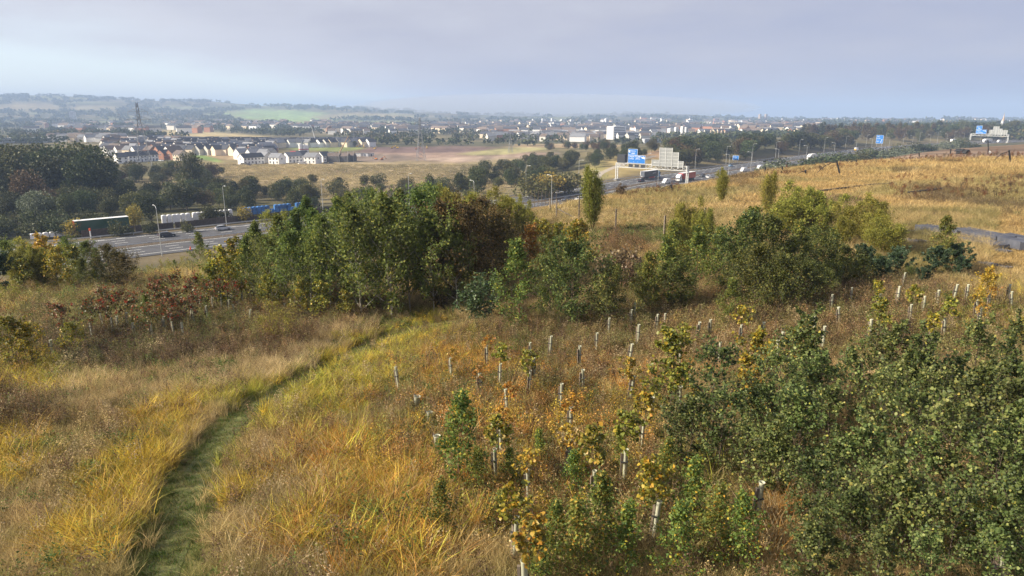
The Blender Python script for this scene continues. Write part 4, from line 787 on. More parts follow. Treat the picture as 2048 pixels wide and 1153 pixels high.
# ================================================================== FIELD: posts, boards, gas wells
WOODP = mat('old_fence_wood', (.19,.16,.125), .9, noise=(5, .3)); BLACKP = mat('black_plastic_pipe', (.022,.023,.026), .55, noise=(3, .3), spec=.4); GREYB = mat('grey_boards', (.075,.08,.10), .75, noise=(1.5, .3), var=.25)
for i, (u, v, h, d) in enumerate(((1113,400,1.9,75),(1158,393,2.1,72),(1231,395,2.3,62),(1328,405,2.5,56),(1100,398,1.7,82),(1408,398,1.6,60))):
    x, y, z, hh = at(u, v, d); o = empty('fence_post', (x, y, z-.1), random.uniform(0, 3), f'weathered timber fence post in the rough grass, {ordw(i)} from the left' if i < 2 else f'thin weathered fence post standing alone, {ordw(i)} from the left', 'fence post', 'old fence posts')
    H_ = max(1.2, min(hh+.1, 2.8)); MB().box((0, 0, H_/2), (.13, .13, H_), 0, .92).build('post', WOODP, o); MB().box((0, 0, H_+.015), (.15, .15, .03)).build('cap', WOODP, o)
x0, y0, z0, _ = at(1115, 412, 75); x1, y1, z1, _ = at(1146, 430, 74)
o = empty('fence_brace', (x0, y0, z0), 0, 'fallen timber brace leaning from the fence post', 'brace'); MB().tube((0, 0, 1.25), (x1-x0, y1-y0, z1-z0+.35), .06).build('rail', WOODP, o); MB().tube((x1-x0, y1-y0, z1-z0-.1), (x1-x0+.1, y1-y0, z1-z0+.45), .05).build('post', WOODP, o)
# row of thin posts by the fence above the road
for i in range(8):
    u = 1062+i*7.2; x, y, z, hh = at(u, 397-i*.8, 92+i*1.5); o = empty('mesh_fence_post', (x, y, z-.1), 0, f'thin fence post on the brow above the motorway, {ordw(i)} from the left', 'fence post', 'fence posts on the brow')
    MB().box((0, 0, 1.15), (.07, .07, 2.3)).build('post', WOODP, o); MB().tube((0, 0, 2.28), (.12, 0, 2.5), .025).build('cap', WOODP, o)
def well(u, v, d, kind, i):
    x, y, z, hh = at(u, v, d); hh = max(hh, .9); o = empty('gas_well', (x, y, z-.1), random.uniform(-.4, .4), f'black gas well pipe {kind} in the rough field, {ordw(i)} from the left', 'pipe', 'gas wells in the field')
    lean = {'leaning with a hose': .45, 'standing upright': .05, 'bent over': .25}[kind]
    MB().tube((0, 0, 0), (-lean*hh*.8, 0, hh), .15, .15, 8).build('riser', BLACKP, o); MB().tube((-lean*hh*.8, 0, hh), (-lean*hh*.8-.02, 0, hh+.12), .18, .18, 8).build('cap', BLACKP, o)
    if kind != 'standing upright':
        m = MB(); a = Vector((-lean*hh*.8, 0, hh*.95)); prev = a; e = Vector((-hh*1.5-.6, .3, .1))
        for t in np.linspace(.12, 1, 9): q = a.lerp(e, t)+Vector((0, 0, math.sin(t*math.pi)*.22*hh)); m.tube(prev, q, .055, .055, 5, False); prev = q
        m.build('hose', BLACKP, o)
WL = sorted([(1345,370,104,'bent over'),(1531,335,125,'standing upright'),(1567,333,126,'bent over'),(1613,341,118,'bent over'),(1682,322,118,'leaning with a hose'),(1715,321,140,'bent over'),(1853,314,150,'standing upright'),(1902,299,170,'standing upright'),(1977,297,160,'standing upright'),(1978,281,196,'bent over'),(2023,301,132,'leaning with a hose'),(1840,306,170,'bent over')])
for i, w_ in enumerate(WL): well(*w_, i)
BD = mat('dark_board', (.05,.05,.065), .6, noise=(2, .3))
def board(u0, v0, u1, v1, wd, th, label, name='board', lift=0.0, m=GREYB):
    a = Vector(gp(u0, v0)); b = Vector(gp(u1, v1)); c = (a+b)/2; d = b-a; c.z += th/2+lift+.12
    o = empty(name, c, math.atan2(d.y, d.x), label, 'board', 'boards lying in the field'); o.rotation_euler = (0, -math.asin(max(-.5, min(.5, d.z/d.length))), o.rotation_euler[2])
    MB().box((0, 0, 0), (d.length, wd, th)).build('panel', m, o)
    for s in (-1, 1): MB().box((0, s*(wd/2-.05), th/2+.022), (d.length*.98, .07, .04)).build('batten', m, o)
for i, q in enumerate(((1840,464,1925,478,1.3,.5),(1915,472,2010,492,1.7,.55),(1930,486,2000,503,1.2,.35),(2012,493,2060,505,1.4,.55),(1818,468,1880,478,.8,.2),(1793,484,1850,491,.6,.2),(1935,494,2020,510,.5,.12),(1960,530,2020,542,.5,.1),(1640,452,1668,447,.9,.5),(2005,478,2052,488,1.2,.3),(1545,420,1600,424,.3,.08),(1420,424,1455,428,.3,.08),(1815,496,1860,506,.5,.1))):
    board(*q, f'long slate-grey board lying in the field, {ordw(i)} counted across the heap', m=GREYB if i != 8 else BD)
for i, (u, v, s) in enumerate(((1665,438,1.3),(1925,308,1.9),(1700,440,.5),(1980,308,1.0))):
    x, y, z = gp(u, v); o = empty('dumped_sheet', (x, y, z), random.uniform(0, 3), ('black crumpled plastic sheet behind the willows', 'dark dumped container on the bare soil', 'small black scrap of plastic behind the willows', 'pale dumped container on the bare soil')[i], 'rubbish')
    m = MB(); rgq = np.random.default_rng(i+3)
    prof = [(-.5*s, 0), (-.42*s, .32*s), (-.1*s, .55*s), (.25*s, .42*s), (.5*s, .12*s), (.45*s, 0)]; m.prism(prof, -.7*s, .55*s); m.build('heap', mat('pale_sheet', (.6,.6,.58), .6) if i == 3 else BLACKP, o); MB().prism([(-.1*s, .5*s), (.1*s, .62*s), (.5*s, .3*s), (.45*s, .25*s)], -.2*s, .8*s).build('flap', mat('pale_flap', (.5,.5,.5), .6) if i == 3 else BLACKP, o)
# long hoses lying over the field, and a rock by the saplings
for i, q in enumerate((((1625,388),(1690,380),(1740,374),(1790,371)),((1815,390),(1850,386),(1885,382)),)):
    m = MB(); P_ = [Vector(gp(*a))+Vector((0, 0, .28)) for a in q]
    for a, b in zip(P_[:-1], P_[1:]): m.tube(a, b, .13, .13, 6)
    tag(m.build('drain_pipe', BLACKP), ('long dark pipe lying across the middle of the field', 'short dark pipe lying on the upper field')[i], 'pipe')
ROCKM = mat('brown_rock', (.20,.155,.13), .9, noise=(4, .3), bump=.5)
def rock(u, v, s, label):
    x, y, z = gp(u, v); V = []; F = []; n, m_ = 10, 6; rq = np.random.default_rng(int(u))
    for k in range(m_+1):
        for i in range(n): a = 2*math.pi*i/n; b = math.pi*k/m_; q = s*(1+rq.normal(0, .09)); V.append((q*math.sin(b)*math.cos(a)*1.2, q*math.sin(b)*math.sin(a), q*math.cos(b)*.75))
    for k in range(m_):
        for i in range(n): F.append((k*n+i, (k+1)*n+i, (k+1)*n+(i+1) % n, k*n+(i+1) % n))
    tag(obj('boulder', np_mesh('boulder', V, F, [ROCKM]), None, (x, y, z+s*.3)), label, 'boulder')
rock(1236, 690, .32, 'rounded brown boulder in the grass beside the guard tubes')

# ================================================================== MOTORWAY FURNITURE
GALV = mat('galvanised_steel', (.50,.51,.50), .5, .35, noise=(3, .12)); STEELW = mat('pale_steel', (.55,.56,.55), .55, noise=(2, .1)); BLUE = mat('sign_blue', (.012,.16,.52), .45, noise=(1.5, .06)); WHITE = mat('white_paint', (.80,.80,.78), .5, noise=(1.2, .06)); SIGNBACK = mat('sign_back', (.26,.27,.265), .6, noise=(.8, .1)); DARKP = mat('dark_panel', (.035,.037,.042), .55)
def road_at(s, off):
    """a point s metres along the motorway, off metres from its middle towards the viewer"""
    k = min(max(int(s/4), 0), len(RC)-2); t = s/4-k; P = RC[k]*(1-t)+RC[k+1]*t+RN[k]*off
    return float(P[0]), float(P[1]), math.atan2(RT[k][1], RT[k][0])
def s_of(px_, off=0.0):
    """distance along the motorway whose edge at off stands in this photo column"""
    P = RC+RN*off; u, _ = project(P[:, 0], P[:, 1], np.full(len(P), ROADZ)); ok = (P[:, 1] > 100); i = np.where(ok)[0]
    j = i[np.argmin(np.abs(u[i]-px_))]; return j*4.0
def row_of(s, off):
    x, y, _ = road_at(s, off); return project(x, y, ROADZ)
# lamp columns
LPOLE = MB().tube((0, 0, 0), (0, 0, 1.6), .13, .11, 8).tube((0, 0, 1.6), (0, 0, 11.6), .10, .06, 8).mesh('pole', GALV); LARM = MB().tube((0, 0, 11.6), (0, .35, 12.05), .055, .05, 6).tube((0, .35, 12.05), (0, 1.7, 12.2), .05, .045, 6).mesh('arm', GALV); LHEAD = MB().box((0, 2.05, 12.2), (.26, .8, .14), 0, .8).mesh('lamp_head', STEELW)
near_l = [318, 948, 1100, 1196, 1318, 1454, 1500, 1556, 1612, 1665, 1710, 1742, 1776, 1822, 1857, 1891, 1925, 1960]
far_l = [456, 645, 820, 1055, 1155, 1290, 1390, 1452, 1505, 1552, 1596, 1648, 1690, 1730, 1768, 1806, 1838, 1874, 1907, 1938, 1974, 2012]
for side, lst, off in (('near', near_l, 18.6), ('far', far_l, -18.6)):
    for i, u in enumerate(lst):
        s = s_of(u, off); x, y, a = road_at(s, off); o = empty('street_lamp', (x, y, ROADZ-.1), a if off > 0 else a+math.pi, f'tall grey lamp column on the {side} verge of the motorway, {ordw(i)} from the left', 'street lamp', 'motorway lamp columns')
        obj('pole', LPOLE, o); obj('arm', LARM, o); obj('lamp_head', LHEAD, o)
# guard rails, in lengths
def guard(off, s0, s1, label, post=True):
    o = empty('guard_rail', (*road_at(s0, off)[:2], ROADZ), 0, label, 'guard rail', 'motorway guard rails'); x0, y0, _ = road_at(s0, off); m = MB()
    st = np.arange(s0, s1, 8.0); P_ = [(road_at(s, off)[0]-x0, road_at(s, off)[1]-y0) for s in st]
    for (a, b) in zip(P_[:-1], P_[1:]):
        for z in (.52, .70): m.tube((*a, z), (*b, z), .075, .075, 4, False)
    m.build('rail', GALV, o)
    if post:
        m = MB()
        for a in P_[:60]: m.box((*a, .3), (.1, .1, .7))
        tag(m.build('posts', GALV, o), kind='stuff')
sL, sM, sR = s_of(200, -18), s_of(560, -18), s_of(1060, 17)
guard(-17.6, sL-30, sM+30, 'steel crash barrier along the far verge in front of the brown fence'); guard(1.2, sL-60, sM+60, 'crash barrier on the central reservation below the left thicket'); guard(17.4, sR-30, sR+260, 'crash barrier on the near verge below the rough field'); guard(-17.6, sR-20, sR+330, 'crash barrier on the far verge beyond the gantry'); guard(0.0, sR-20, sR+520, 'crash barrier on the central reservation at the gantry')
# brown noise fence on the far verge, panel by panel
FENW = mat('brown_fence_boards', (.075,.058,.048), .9, noise=(1.6, .35), var=.18)
x0, y0, a0 = road_at(s_of(172, -21.5), -21.5); fo = empty('boundary_fence', (x0, y0, ROADZ), 0, 'long dark brown boarded fence along the far side of the motorway', 'fence')
s = s_of(172, -21.5); PANEL = None
for k in range(34):
    xa, ya, aa = road_at(s+k*3.2, -21.5); h = 2.0+.1*math.sin(k*.7)
    po = MB().box((0, 0, h/2-.2), (3.1, .10, h), 0).build('panel', FENW, fo, (xa-x0, ya-y0, .25)); po.rotation_euler = (0, 0, aa)
    pp = MB().box((0, 0, h/2), (.16, .16, h+.25)).build('post', FENW, fo, (xa-x0-1.6*math.cos(aa), ya-y0-1.6*math.sin(aa), 0)); pp.rotation_euler = (0, 0, aa)
# marker posts and cone
ORG = mat('orange_plastic', (.75,.11,.02), .5)
x, y, z = (*road_at(s_of(196, -19.5), -19.5)[:2], ROADZ)
o = empty('marker_post', (x, y, z-.1), 0, 'white marker post with orange top beside the far hard shoulder', 'marker post'); MB().tube((0, 0, 0), (0, 0, 2.2), .16, .14, 8).build('post', WHITE, o); MB().tube((0, 0, 2.2), (0, 0, 2.9), .24, .22, 8).build('reflector', ORG, o)
x, y, z = (*road_at(s_of(367, 15.5), 15.5)[:2], ROADZ)
o = empty('traffic_cone', (x, y, z), 0, 'small orange traffic cone on the near hard shoulder', 'traffic cone'); MB().box((0, 0, .03), (.5, .5, .06)).build('base', DARKP, o); MB().tube((0, 0, .06), (0, 0, .95), .22, .05, 10).build('body', ORG, o); MB().tube((0, 0, .45), (0, 0, .65), .145, .10, 10).build('band', WHITE, o)
# ---- gantry
def text(parent, s, loc, size, rz, m=WHITE, name='lettering'):
    c = bpy.data.curves.new(name, 'FONT'); c.body = s; c.size = size; c.extrude = .004; c.materials.append(m); f_ = bpy.data.objects.new(name, c); me = bpy.data.meshes.new_from_object(f_); bpy.data.objects.remove(f_); o = obj(name, me, parent, loc); o.rotation_euler = (math.pi/2, 0, rz); return o
def sign_face(parent, cx, cz, w, h, y, lines, arrow=None, face=1):
    """blue sign in the plane y, white border, lettering on the face=-1 side (towards -y)"""
    p = MB().box((cx, y, cz), (w, .12, h)).build('sign_panel', BLUE, parent); b = MB(); t = .09; yy = y-.075
    for (dx, dz, ww, hh) in ((0, h/2-t/2, w, t), (0, -h/2+t/2, w, t), (-w/2+t/2, 0, t, h-2*t-.004), (w/2-t/2, 0, t, h-2*t-.004)): b.box((cx+dx, yy, cz+dz), (ww, .02, hh))
    b.build('border', WHITE, p)
    for (s, dx, dz, sz) in lines: text(p, s, (cx+dx, y-.07, cz+dz), sz, 0)
    if arrow:
        m = MB()
        for ax, az_, an in arrow:
            q = []
            for (ux, uz) in ((-.18,-.7),(.18,-.7),(.18,.1),(.5,.1),(0,.8),(-.5,.1),(-.18,.1)): q.append((cx+ax+ux*math.cos(an)-uz*math.sin(an), yy-.01, cz+az_+ux*math.sin(an)+uz*math.cos(an)))
            m.poly(q)
        m.build('arrow', WHITE, p)
    return p
def gantry(sg, label, far=False):
    x, y, a = road_at(sg, 0)
    vx, vy = -x, -y; rz = math.atan2(RN[int(sg/4)][1], RN[int(sg/4)][0])            # local +x across the road towards the viewer's side
    o = empty('sign_gantry', (x, y, ROADZ), rz, label, 'gantry', 'sign gantries'); w = 19.2; zb, zt = 6.6, 8.7
    def leg(sx):
        m = MB()
        for dy in (-.9, .9): m.box((sx, dy, zt/2), (.42, .34, zt))
        for k in range(5): z = .6+k*1.45; m.tube((sx, -.9, z), (sx, .9, z+1.2), .07, .07, 4)
        m.build('leg', STEELW, o); MB().box((sx, 0, .25), (1.6, 3.0, .9)).build('footing', mat('footing_concrete', (.42,.41,.38), .9), o)
    leg(-w); leg(w)
    for dy in (-.85, .85):
        m = MB()
        for z in (zb, zt): m.box((0, dy, z), (2*w, .26, .28))
        t = m.build('truss', STEELW, o); nb = 13; d = MB()
        for k in range(nb):
            xa, xb = -w+2*w*k/nb, -w+2*w*(k+1)/nb; d.tube((xa, dy, zb), (xb, dy, zt), .10, .10, 4); d.tube((xa, dy, zt), (xb, dy, zb), .10, .10, 4)
        d.build('bracing', STEELW, t)
    return o, w, zb, zt
# the local frame's +x runs towards the viewer's side of the road (right in the picture is +x); lettering faces local -y
g1, w, zb, zt = gantry(s_of(1300, 0), 'large steel lattice sign gantry with blue signs over the motorway')
UP = zt+.25
sign_face(g1, -7.6, UP+1.9, 9.6, 3.9, -1.15, (('Glasgow Airport', -4.4, .95, .95), ('M8', .95, .95, 1.0), ('Carlisle', -4.4, -.1, .95), ('(M74)', -.6, -.1, 1.0), ('1          2          3', -4.0, -1.5, .7)), ((3.3, .85, .9), (4.1, .85, .5)))
sign_face(g1, -9.8, UP+5.35, 5.2, 3.0, -1.15, (('Baillieston', -1.5, .3, .75), ('(A89)', -.9, -.95, .95)), ((-1.9, .2, .5),))
MB().box((-16.4, 0, UP+1.9), (4.4, 2.4, 3.9)).build('message_board', DARKP, g1)
for k in range(3): MB().box((-10.8+k*3.4, -1.06, (zb+zt)/2), (2.3, .14, 1.5)).build('lane_signal', DARKP, g1)
for (cx, cz, ww, hh) in ((8.2, UP+3.6, 6.6, 8.9), (13.2, UP+2.6, 3.2, 6.9), (3.0, UP+.7, 4.0, 3.0), (16.2, UP+.6, 2.4, 3.0)):
    p = MB().box((cx, -1.2, cz), (ww, .12, hh)).build('sign_back', SIGNBACK, g1); m = MB(); nx = max(1, int(ww/3.0))
    for k in range(nx+1): m.box((cx-ww/2+ww*k/nx, -1.34, cz-.3), (.24, .18, hh+.6))
    for z in np.arange(cz-hh/2+.2, cz+hh/2, 1.6): m.box((cx, -1.30, z), (ww, .09, .14))
    m.build('support', STEELW, p)
g2, w, zb, zt = gantry(s_of(1975, 0), 'distant steel sign gantry at the far bend of the motorway'); UP = zt+.25
sign_face(g2, -8.5, UP+2.2, 11, 4.4, -1.15, (('Glasgow', -4.6, .6, 1.2), ('M8', 1.6, .6, 1.2), ('Carlisle (M74)', -4.6, -1.2, 1.1)), ((4.2, .9, .6),)); sign_face(g2, -11, UP+6.6, 6.0, 4.2, -1.15, (('Baillieston', -2.4, .4, .85), ('(A89)', -1.2, -1.2, 1.0)))
for k in range(3): MB().box((-12.8+k*4.0, -1.06, (zb+zt)/2), (2.4, .14, 1.5)).build('lane_signal', DARKP, g2)
for (cx, cz, ww, hh) in ((6.5, UP+3.8, 5.6, 9.0), (11, UP+2.6, 3.2, 6.6), (2.0, UP+2.0, 3.4, 5.2), (15.5, UP+2.0, 5.0, 5.0)):
    p = MB().box((cx, -1.2, cz), (ww, .12, hh)).build('sign_back', SIGNBACK, g2); m = MB()
    for k in range(3): m.box((cx-ww/2+ww*k/2, -1.34, cz-.3), (.24, .18, hh+.6))
    m.build('support', STEELW, p)
# roadside signs
def roadside(u, off, w, h, z0, label, lines, arrow=None):
    s = s_of(u, off); x, y, a = road_at(s, off); k = int(s/4); rz = math.atan2(RN[k][1], RN[k][0]); o = empty('road_sign', (x, y, ROADZ-.1), rz, label, 'sign')
    sign_face(o, 0, z0+h/2, w, h, 0, lines, arrow)
    for sx in (-.33, .33): MB().tube((sx*w, .2, 0), (sx*w, .2, z0+h*.8), .13, .13, 6).build('post', GALV, o)
roadside(1470, -20.5, 4.2, 3.0, 2.2, 'small blue sign on the far verge behind the lamps', (('Services', -1.8, .3, .8), ('1/2 m', -1.1, -.9, .8)))
roadside(1758, -21, 6.6, 8.0, 3.0, 'tall blue direction sign on the far verge further along', (('M73', -2.6, 2.2, 1.3), ('Carlisle', -2.8, .4, 1.1), ('M8', -2.6, -2.4, 1.3)), ((1.9, -.6, -.5), (1.4, -2.6, 0)))
# ================================================================== VEHICLES
GLASS = mat('vehicle_glass', (.015,.018,.022), .08, spec=.8); TYRE = mat('tyre_rubber', (.018,.018,.018), .85); RIM = mat('wheel_rim', (.35,.36,.37), .35, .7); LAMPW = mat('headlamp', (.75,.75,.72), .15, spec=.8); LAMPR = mat('tail_lamp', (.30,.01,.01), .25, spec=.6)
paint = lambda n, c, r=.28: mat('paint_'+n, c, r, .15, coat=.6, spec=.5)
PC_ = {'dark': paint('dark_blue', (.018,.022,.035)), 'silver': paint('silver', (.50,.52,.55)), 'white': paint('white', (.78,.78,.78)), 'grey': paint('grey', (.10,.105,.11)), 'red': paint('red', (.42,.02,.025)), 'blue': paint('blue', (.03,.10,.30)), 'lightblue': paint('light_blue', (.22,.42,.62)), 'yellow': paint('yellow', (.70,.42,.02)), 'green': paint('green', (.012,.07,.045)), 'navy': paint('navy', (.025,.035,.06))}
TYM = MB().tube((0, -.11, 0), (0, .11, 0), .33, .33, 14).mesh('tyre', TYRE); RIMM = MB().tube((0, -.118, 0), (0, .118, 0), .20, .20, 10).mesh('rim', RIM)
def wheel(o, x, y, r=.33):
    w = bpy.data.objects.new('wheel', TYM); link(w, o); w.location = (x, y, r); w.scale = (r/.33, 1.15 if r > .4 else 1, r/.33); obj('rim', RIMM, w)
def loft(sections, name, m, parent):
    """sections: list of (x, [(y, z) ...]) closed rings"""
    V, F = [], []; n = len(sections[0][1])
    for x, ring in sections: V += [(x, y, z) for y, z in ring]
    for k in range(len(sections)-1):
        for i in range(n): F.append((k*n+i, k*n+(i+1) % n, (k+1)*n+(i+1) % n, (k+1)*n+i))
    F += [tuple(range(n-1, -1, -1)), tuple((len(sections)-1)*n+i for i in range(n))]
    me = bpy.data.meshes.new(name); me.from_pydata(V, [], F); me.update(); me.materials.append(m); me.polygons.foreach_set('use_smooth', np.zeros(len(me.polygons), bool)); return obj(name, me, parent)
def body_ring(w, z0, z1, b=.12): return [(-w, z0+b), (-w*.97, z1-b), (-w*.88, z1), (w*.88, z1), (w*.97, z1-b), (w, z0+b), (w*.92, z0), (-w*.92, z0)]
def car(loc, rz, m, label, hatch=True, group='cars on the motorway'):
    o = empty('car', loc, rz, label, 'car', group); L_ = 4.4
    loft([(-2.2, body_ring(.78, .42, .80)), (-2.05, body_ring(.86, .25, .92)), (-1.2, body_ring(.9, .2, .95)), (.9, body_ring(.9, .2, .93)), (1.75, body_ring(.87, .22, .82)), (2.2, body_ring(.74, .32, .66))], 'body', m, o)
    xb = -2.05 if hatch else -1.75
    loft([(xb, body_ring(.74, .90, .94, .02)), (xb+.55, body_ring(.66, .90, 1.38, .05)), (-.1, body_ring(.68, .90, 1.45, .05)), (.35, body_ring(.68, .90, 1.40, .05)), (1.2, body_ring(.76, .88, .93, .02))], 'cabin', GLASS, o)
    loft([(xb+.5, body_ring(.60, 1.38, 1.42, .015)), (-.1, body_ring(.64, 1.42, 1.475, .02)), (.38, body_ring(.60, 1.38, 1.425, .015))], 'roof', m, o)
    for sx in (-1.35, 1.35):
        for sy in (-.82, .82): wheel(o, sx, sy)
    for sy in (-.6, .6): MB().box((2.12, sy, .62), (.16, .32, .13)).build('headlight', LAMPW, o); MB().box((-2.16, sy, .74), (.10, .30, .16)).build('tail_light', LAMPR, o); MB().box((.75, sy*1.62, 1.0), (.14, .2, .12)).build('mirror', m, o)
    return o
def van(loc, rz, m, label, L_=5.6, H=2.45):
    o = empty('van', loc, rz, label, 'van', 'vans on the motorway'); h = L_/2
    loft([(-h, body_ring(.95, .35, H-.1, .15)), (-h+.15, body_ring(1.0, .28, H, .15)), (h-1.9, body_ring(1.0, .28, H, .15)), (h-1.35, body_ring(.98, .28, H-.35, .12)), (h-.75, body_ring(.97, .28, 1.35, .12)), (h-.1, body_ring(.92, .3, 1.05, .12)), (h, body_ring(.85, .4, .8, .1))], 'body', m, o)
    loft([(h-1.50, body_ring(.90, H-.62, H-.42, .03)), (h-.78, body_ring(.90, 1.34, 1.42, .02))], 'windscreen', GLASS, o)
    for sy in (-1, 1): MB().box((h-1.75, sy*1.0, 1.75), (.85, .03, .5)).build('side_window', GLASS, o); MB().box((h-.08, sy*.68, .9), (.16, .3, .2)).build('headlight', LAMPW, o); MB().box((-h, sy*.85, 1.1), (.06, .14, .4)).build('tail_light', LAMPR, o)
    for sx in (-h+1.15, h-1.0):
        for sy in (-.9, .9): wheel(o, sx, sy, .35)
    return o
def lorry(loc, rz, cabm, boxm, label, rear=None, skirt=None, L_=13.6, words=None, cab=True):
    o = empty('lorry' if cab else 'trailer', loc, rz, label, 'lorry' if cab else 'trailer', 'lorries on the motorway' if cab else None); zb, zt = 1.25, 4.1; x1 = 3.0
    MB().box((x1-L_/2, 0, (zb+zt)/2), (L_, 2.5, zt-zb)).build('load_box', boxm, o); MB().box((x1-L_/2, 0, zt+.04), (L_+.04, 2.54, .07)).build('roof', WHITE, o)
    MB().box((x1-L_-.035, 0, (zb+zt)/2), (.06, 2.46, zt-zb-.1)).build('rear_door', rear or WHITE, o)
    MB().box((x1-L_/2, 0, .98), (L_-.3, 1.0, .3)).build('chassis', DARKP, o)
    for sy in (-1.2, 1.2): MB().box((x1-L_*.42, sy, .75), (L_*.42, .06, .6)).build('side_guard', skirt or DARKP, o)
    for sx in (x1-L_+1.6, x1-L_+2.9, x1-L_+4.2): [wheel(o, sx, sy, .5) for sy in (-1.05, 1.05)]
    for sy in (-1.0, 1.0): MB().box((x1-L_-.05, sy, 1.05), (.08, .35, .18)).build('tail_light', LAMPR, o)
    if cab:
        loft([(3.7, body_ring(1.2, .5, 3.75, .2)), (4.9, body_ring(1.22, .45, 3.6, .2)), (5.75, body_ring(1.2, .45, 2.9, .2)), (5.95, body_ring(1.12, .5, 2.2, .2))], 'cab', cabm, o)
        loft([(5.70, body_ring(1.05, 1.9, 2.92, .05)), (5.98, body_ring(1.05, 1.85, 2.1, .05))], 'windscreen', GLASS, o)
        for sy in (-1, 1): MB().box((5.1, sy*1.225, 2.35), (.8, .04, .7)).build('side_window', GLASS, o); MB().box((5.95, sy*.85, .85), (.1, .4, .25)).build('headlight', LAMPW, o); MB().box((5.5, sy*1.42, 2.5), (.15, .16, .6)).build('mirror', DARKP, o)
        for sx in (5.2, 1.6): [wheel(o, sx, sy, .5) for sy in (-1.05, 1.05)]
    if words:
        for q in words: text(o, *q)
    return o
def on_road(u, off, ahead): 
    s = s_of(u, off); x, y, a = road_at(s, off); return (x, y, ROADZ+.01), (a if ahead else a+math.pi)
# far side runs to the right and away, near side towards the left and the viewer
car(*on_road(323, -8.3, True), PC_['dark'], 'dark blue hatchback on the far carriageway at the left'); car(*on_road(435, -10.2, True), PC_['silver'], 'silver hatchback on the far carriageway at the left')
for i, (u, off, m, lb) in enumerate(((1285,-5,'navy','small dark car left of the lorry under the gantry'),(1402,6,'grey','dark grey saloon to the right of the red lorry'),(1414,9.5,'silver','silver car behind the grey saloon'),(1421,12,'white','white car on the near lane right of the red lorry'),(1462,-12,'lightblue','pale blue car passing the small blue sign'),(1552,6,'grey','grey car just behind the roadside lamps'),(1678,-6,'grey','small grey car on the bend'),(1725,6,'white','low white car beside the yellow-ended ambulance'),(1700,6,'navy','dark car behind the ambulance van'),(1768,8,'silver','silver car half hidden by the bushes at the blue sign'))): car(*on_road(u, off, off < 0), PC_[m], lb)
car(*on_road(1152, 9, False), PC_['white'], 'white estate car just left of the lone willow'); car(*on_road(1132, 6, False), PC_['navy'], 'dark car beside the white estate car near the lone willow')
van(*on_road(1336, 8.5, False), PC_['white'], 'white panel van under the gantry'); van(*on_road(1484, 9.5, False), PC_['white'], 'white panel van between two lamp columns'); van(*on_road(1519, 9.5, False), PC_['white'], 'white van behind another van at the hedge')
v_ = van(*on_road(1712, -6, True), PC_['white'], 'white ambulance van with yellow rear end', 6.2, 2.8); MB().box((-3.13, 0, 1.1), (.05, 1.8, 1.3)).build('yellow_panel', PC_['yellow'], v_)
lorry(*on_road(1303, -10, True), PC_['lightblue'], PC_['navy'], 'dark lorry with white rear doors and red skirts passing under the gantry', WHITE, PC_['red'], words=(('LOGISTICS', (-2.5, -1.26, 2.6), .8, 0),))
lorry(*on_road(1370, 9.5, False), PC_['white'], PC_['red'], 'red lorry with white cab coming towards the gantry', PC_['red'], DARKP, words=None)
lorry(*on_road(1622, 7, False), PC_['white'], PC_['white'], 'white lorry half hidden by roadside bushes', L_=8.5); lorry(*on_road(1972, 7, False), PC_['white'], PC_['white'], 'long white lorry under the far gantry'); lorry(*on_road(1906, -9, True), PC_['blue'], PC_['blue'], 'blue box lorry beyond the hedge near the far gantry', WHITE, L_=9); van(*on_road(1998, 9, False), PC_['white'], 'white van at the right of the far gantry', 6, 2.7)
# ---- yard beyond the fence: parked trailer and wrapped bales
sT = s_of(235, -27); x, y, a = road_at(sT, -27); zt_ = float(height(np.array([x]), np.array([y]))[0])
tr_ = lorry((x, y, zt_), a, None, PC_['green'], 'parked green trailer with red rear and white roof behind the brown fence', PC_['red'], cab=False); tr_.location.z = max(zt_, ROADZ)+.05
BALEW = mat('white_wrap', (.80,.80,.80), .4, noise=(2.5, .06), bump=.3, var=.06); BALEB = mat('blue_wrap', (.05,.17,.42), .4, noise=(2.5, .25), bump=.3, var=.25)
def bale_mesh(m, s):
    me = MB().box((0, 0, .02), (1.25, 1.25, 1.3), 0, .93).box((0, 0, .72), (.9, .9, .12), .3, .7).mesh('wrapped_bale', m); return me
BW, BB = bale_mesh(BALEW, 1), bale_mesh(BALEB, 2)
def bale_row(u0, u1, off, rows, tiers, me, label, grp):
    s0, s1 = s_of(u0, off), s_of(u1, off); k = 0
    for s in np.arange(s0, s1, 1.5):
        for r_ in range(rows):
            for t in range(tiers if (int(s) % 7) else max(1, tiers-1)):
                x, y, a = road_at(s, off-r_*1.6); z = float(height(np.array([x]), np.array([y]))[0]); o = obj('wrapped_bale', me, None, (x, y, max(z, ROADZ)+.7+t*1.32)); o.rotation_euler = (0, 0, a+random.uniform(-.12, .12)); tag(o, label, 'bale', grp)
bale_row(332, 480, -33, 1, 2, BW, 'white plastic-wrapped bale in the long row behind the brown fence', 'white bales in the long row'); bale_row(60, 182, -29, 1, 1, BW, 'white plastic-wrapped bale in the low row left of the green trailer', 'white bales left of the trailer'); bale_row(484, 600, -34, 1, 2, BB, 'blue plastic-wrapped bale beyond the white row', 'blue bales')
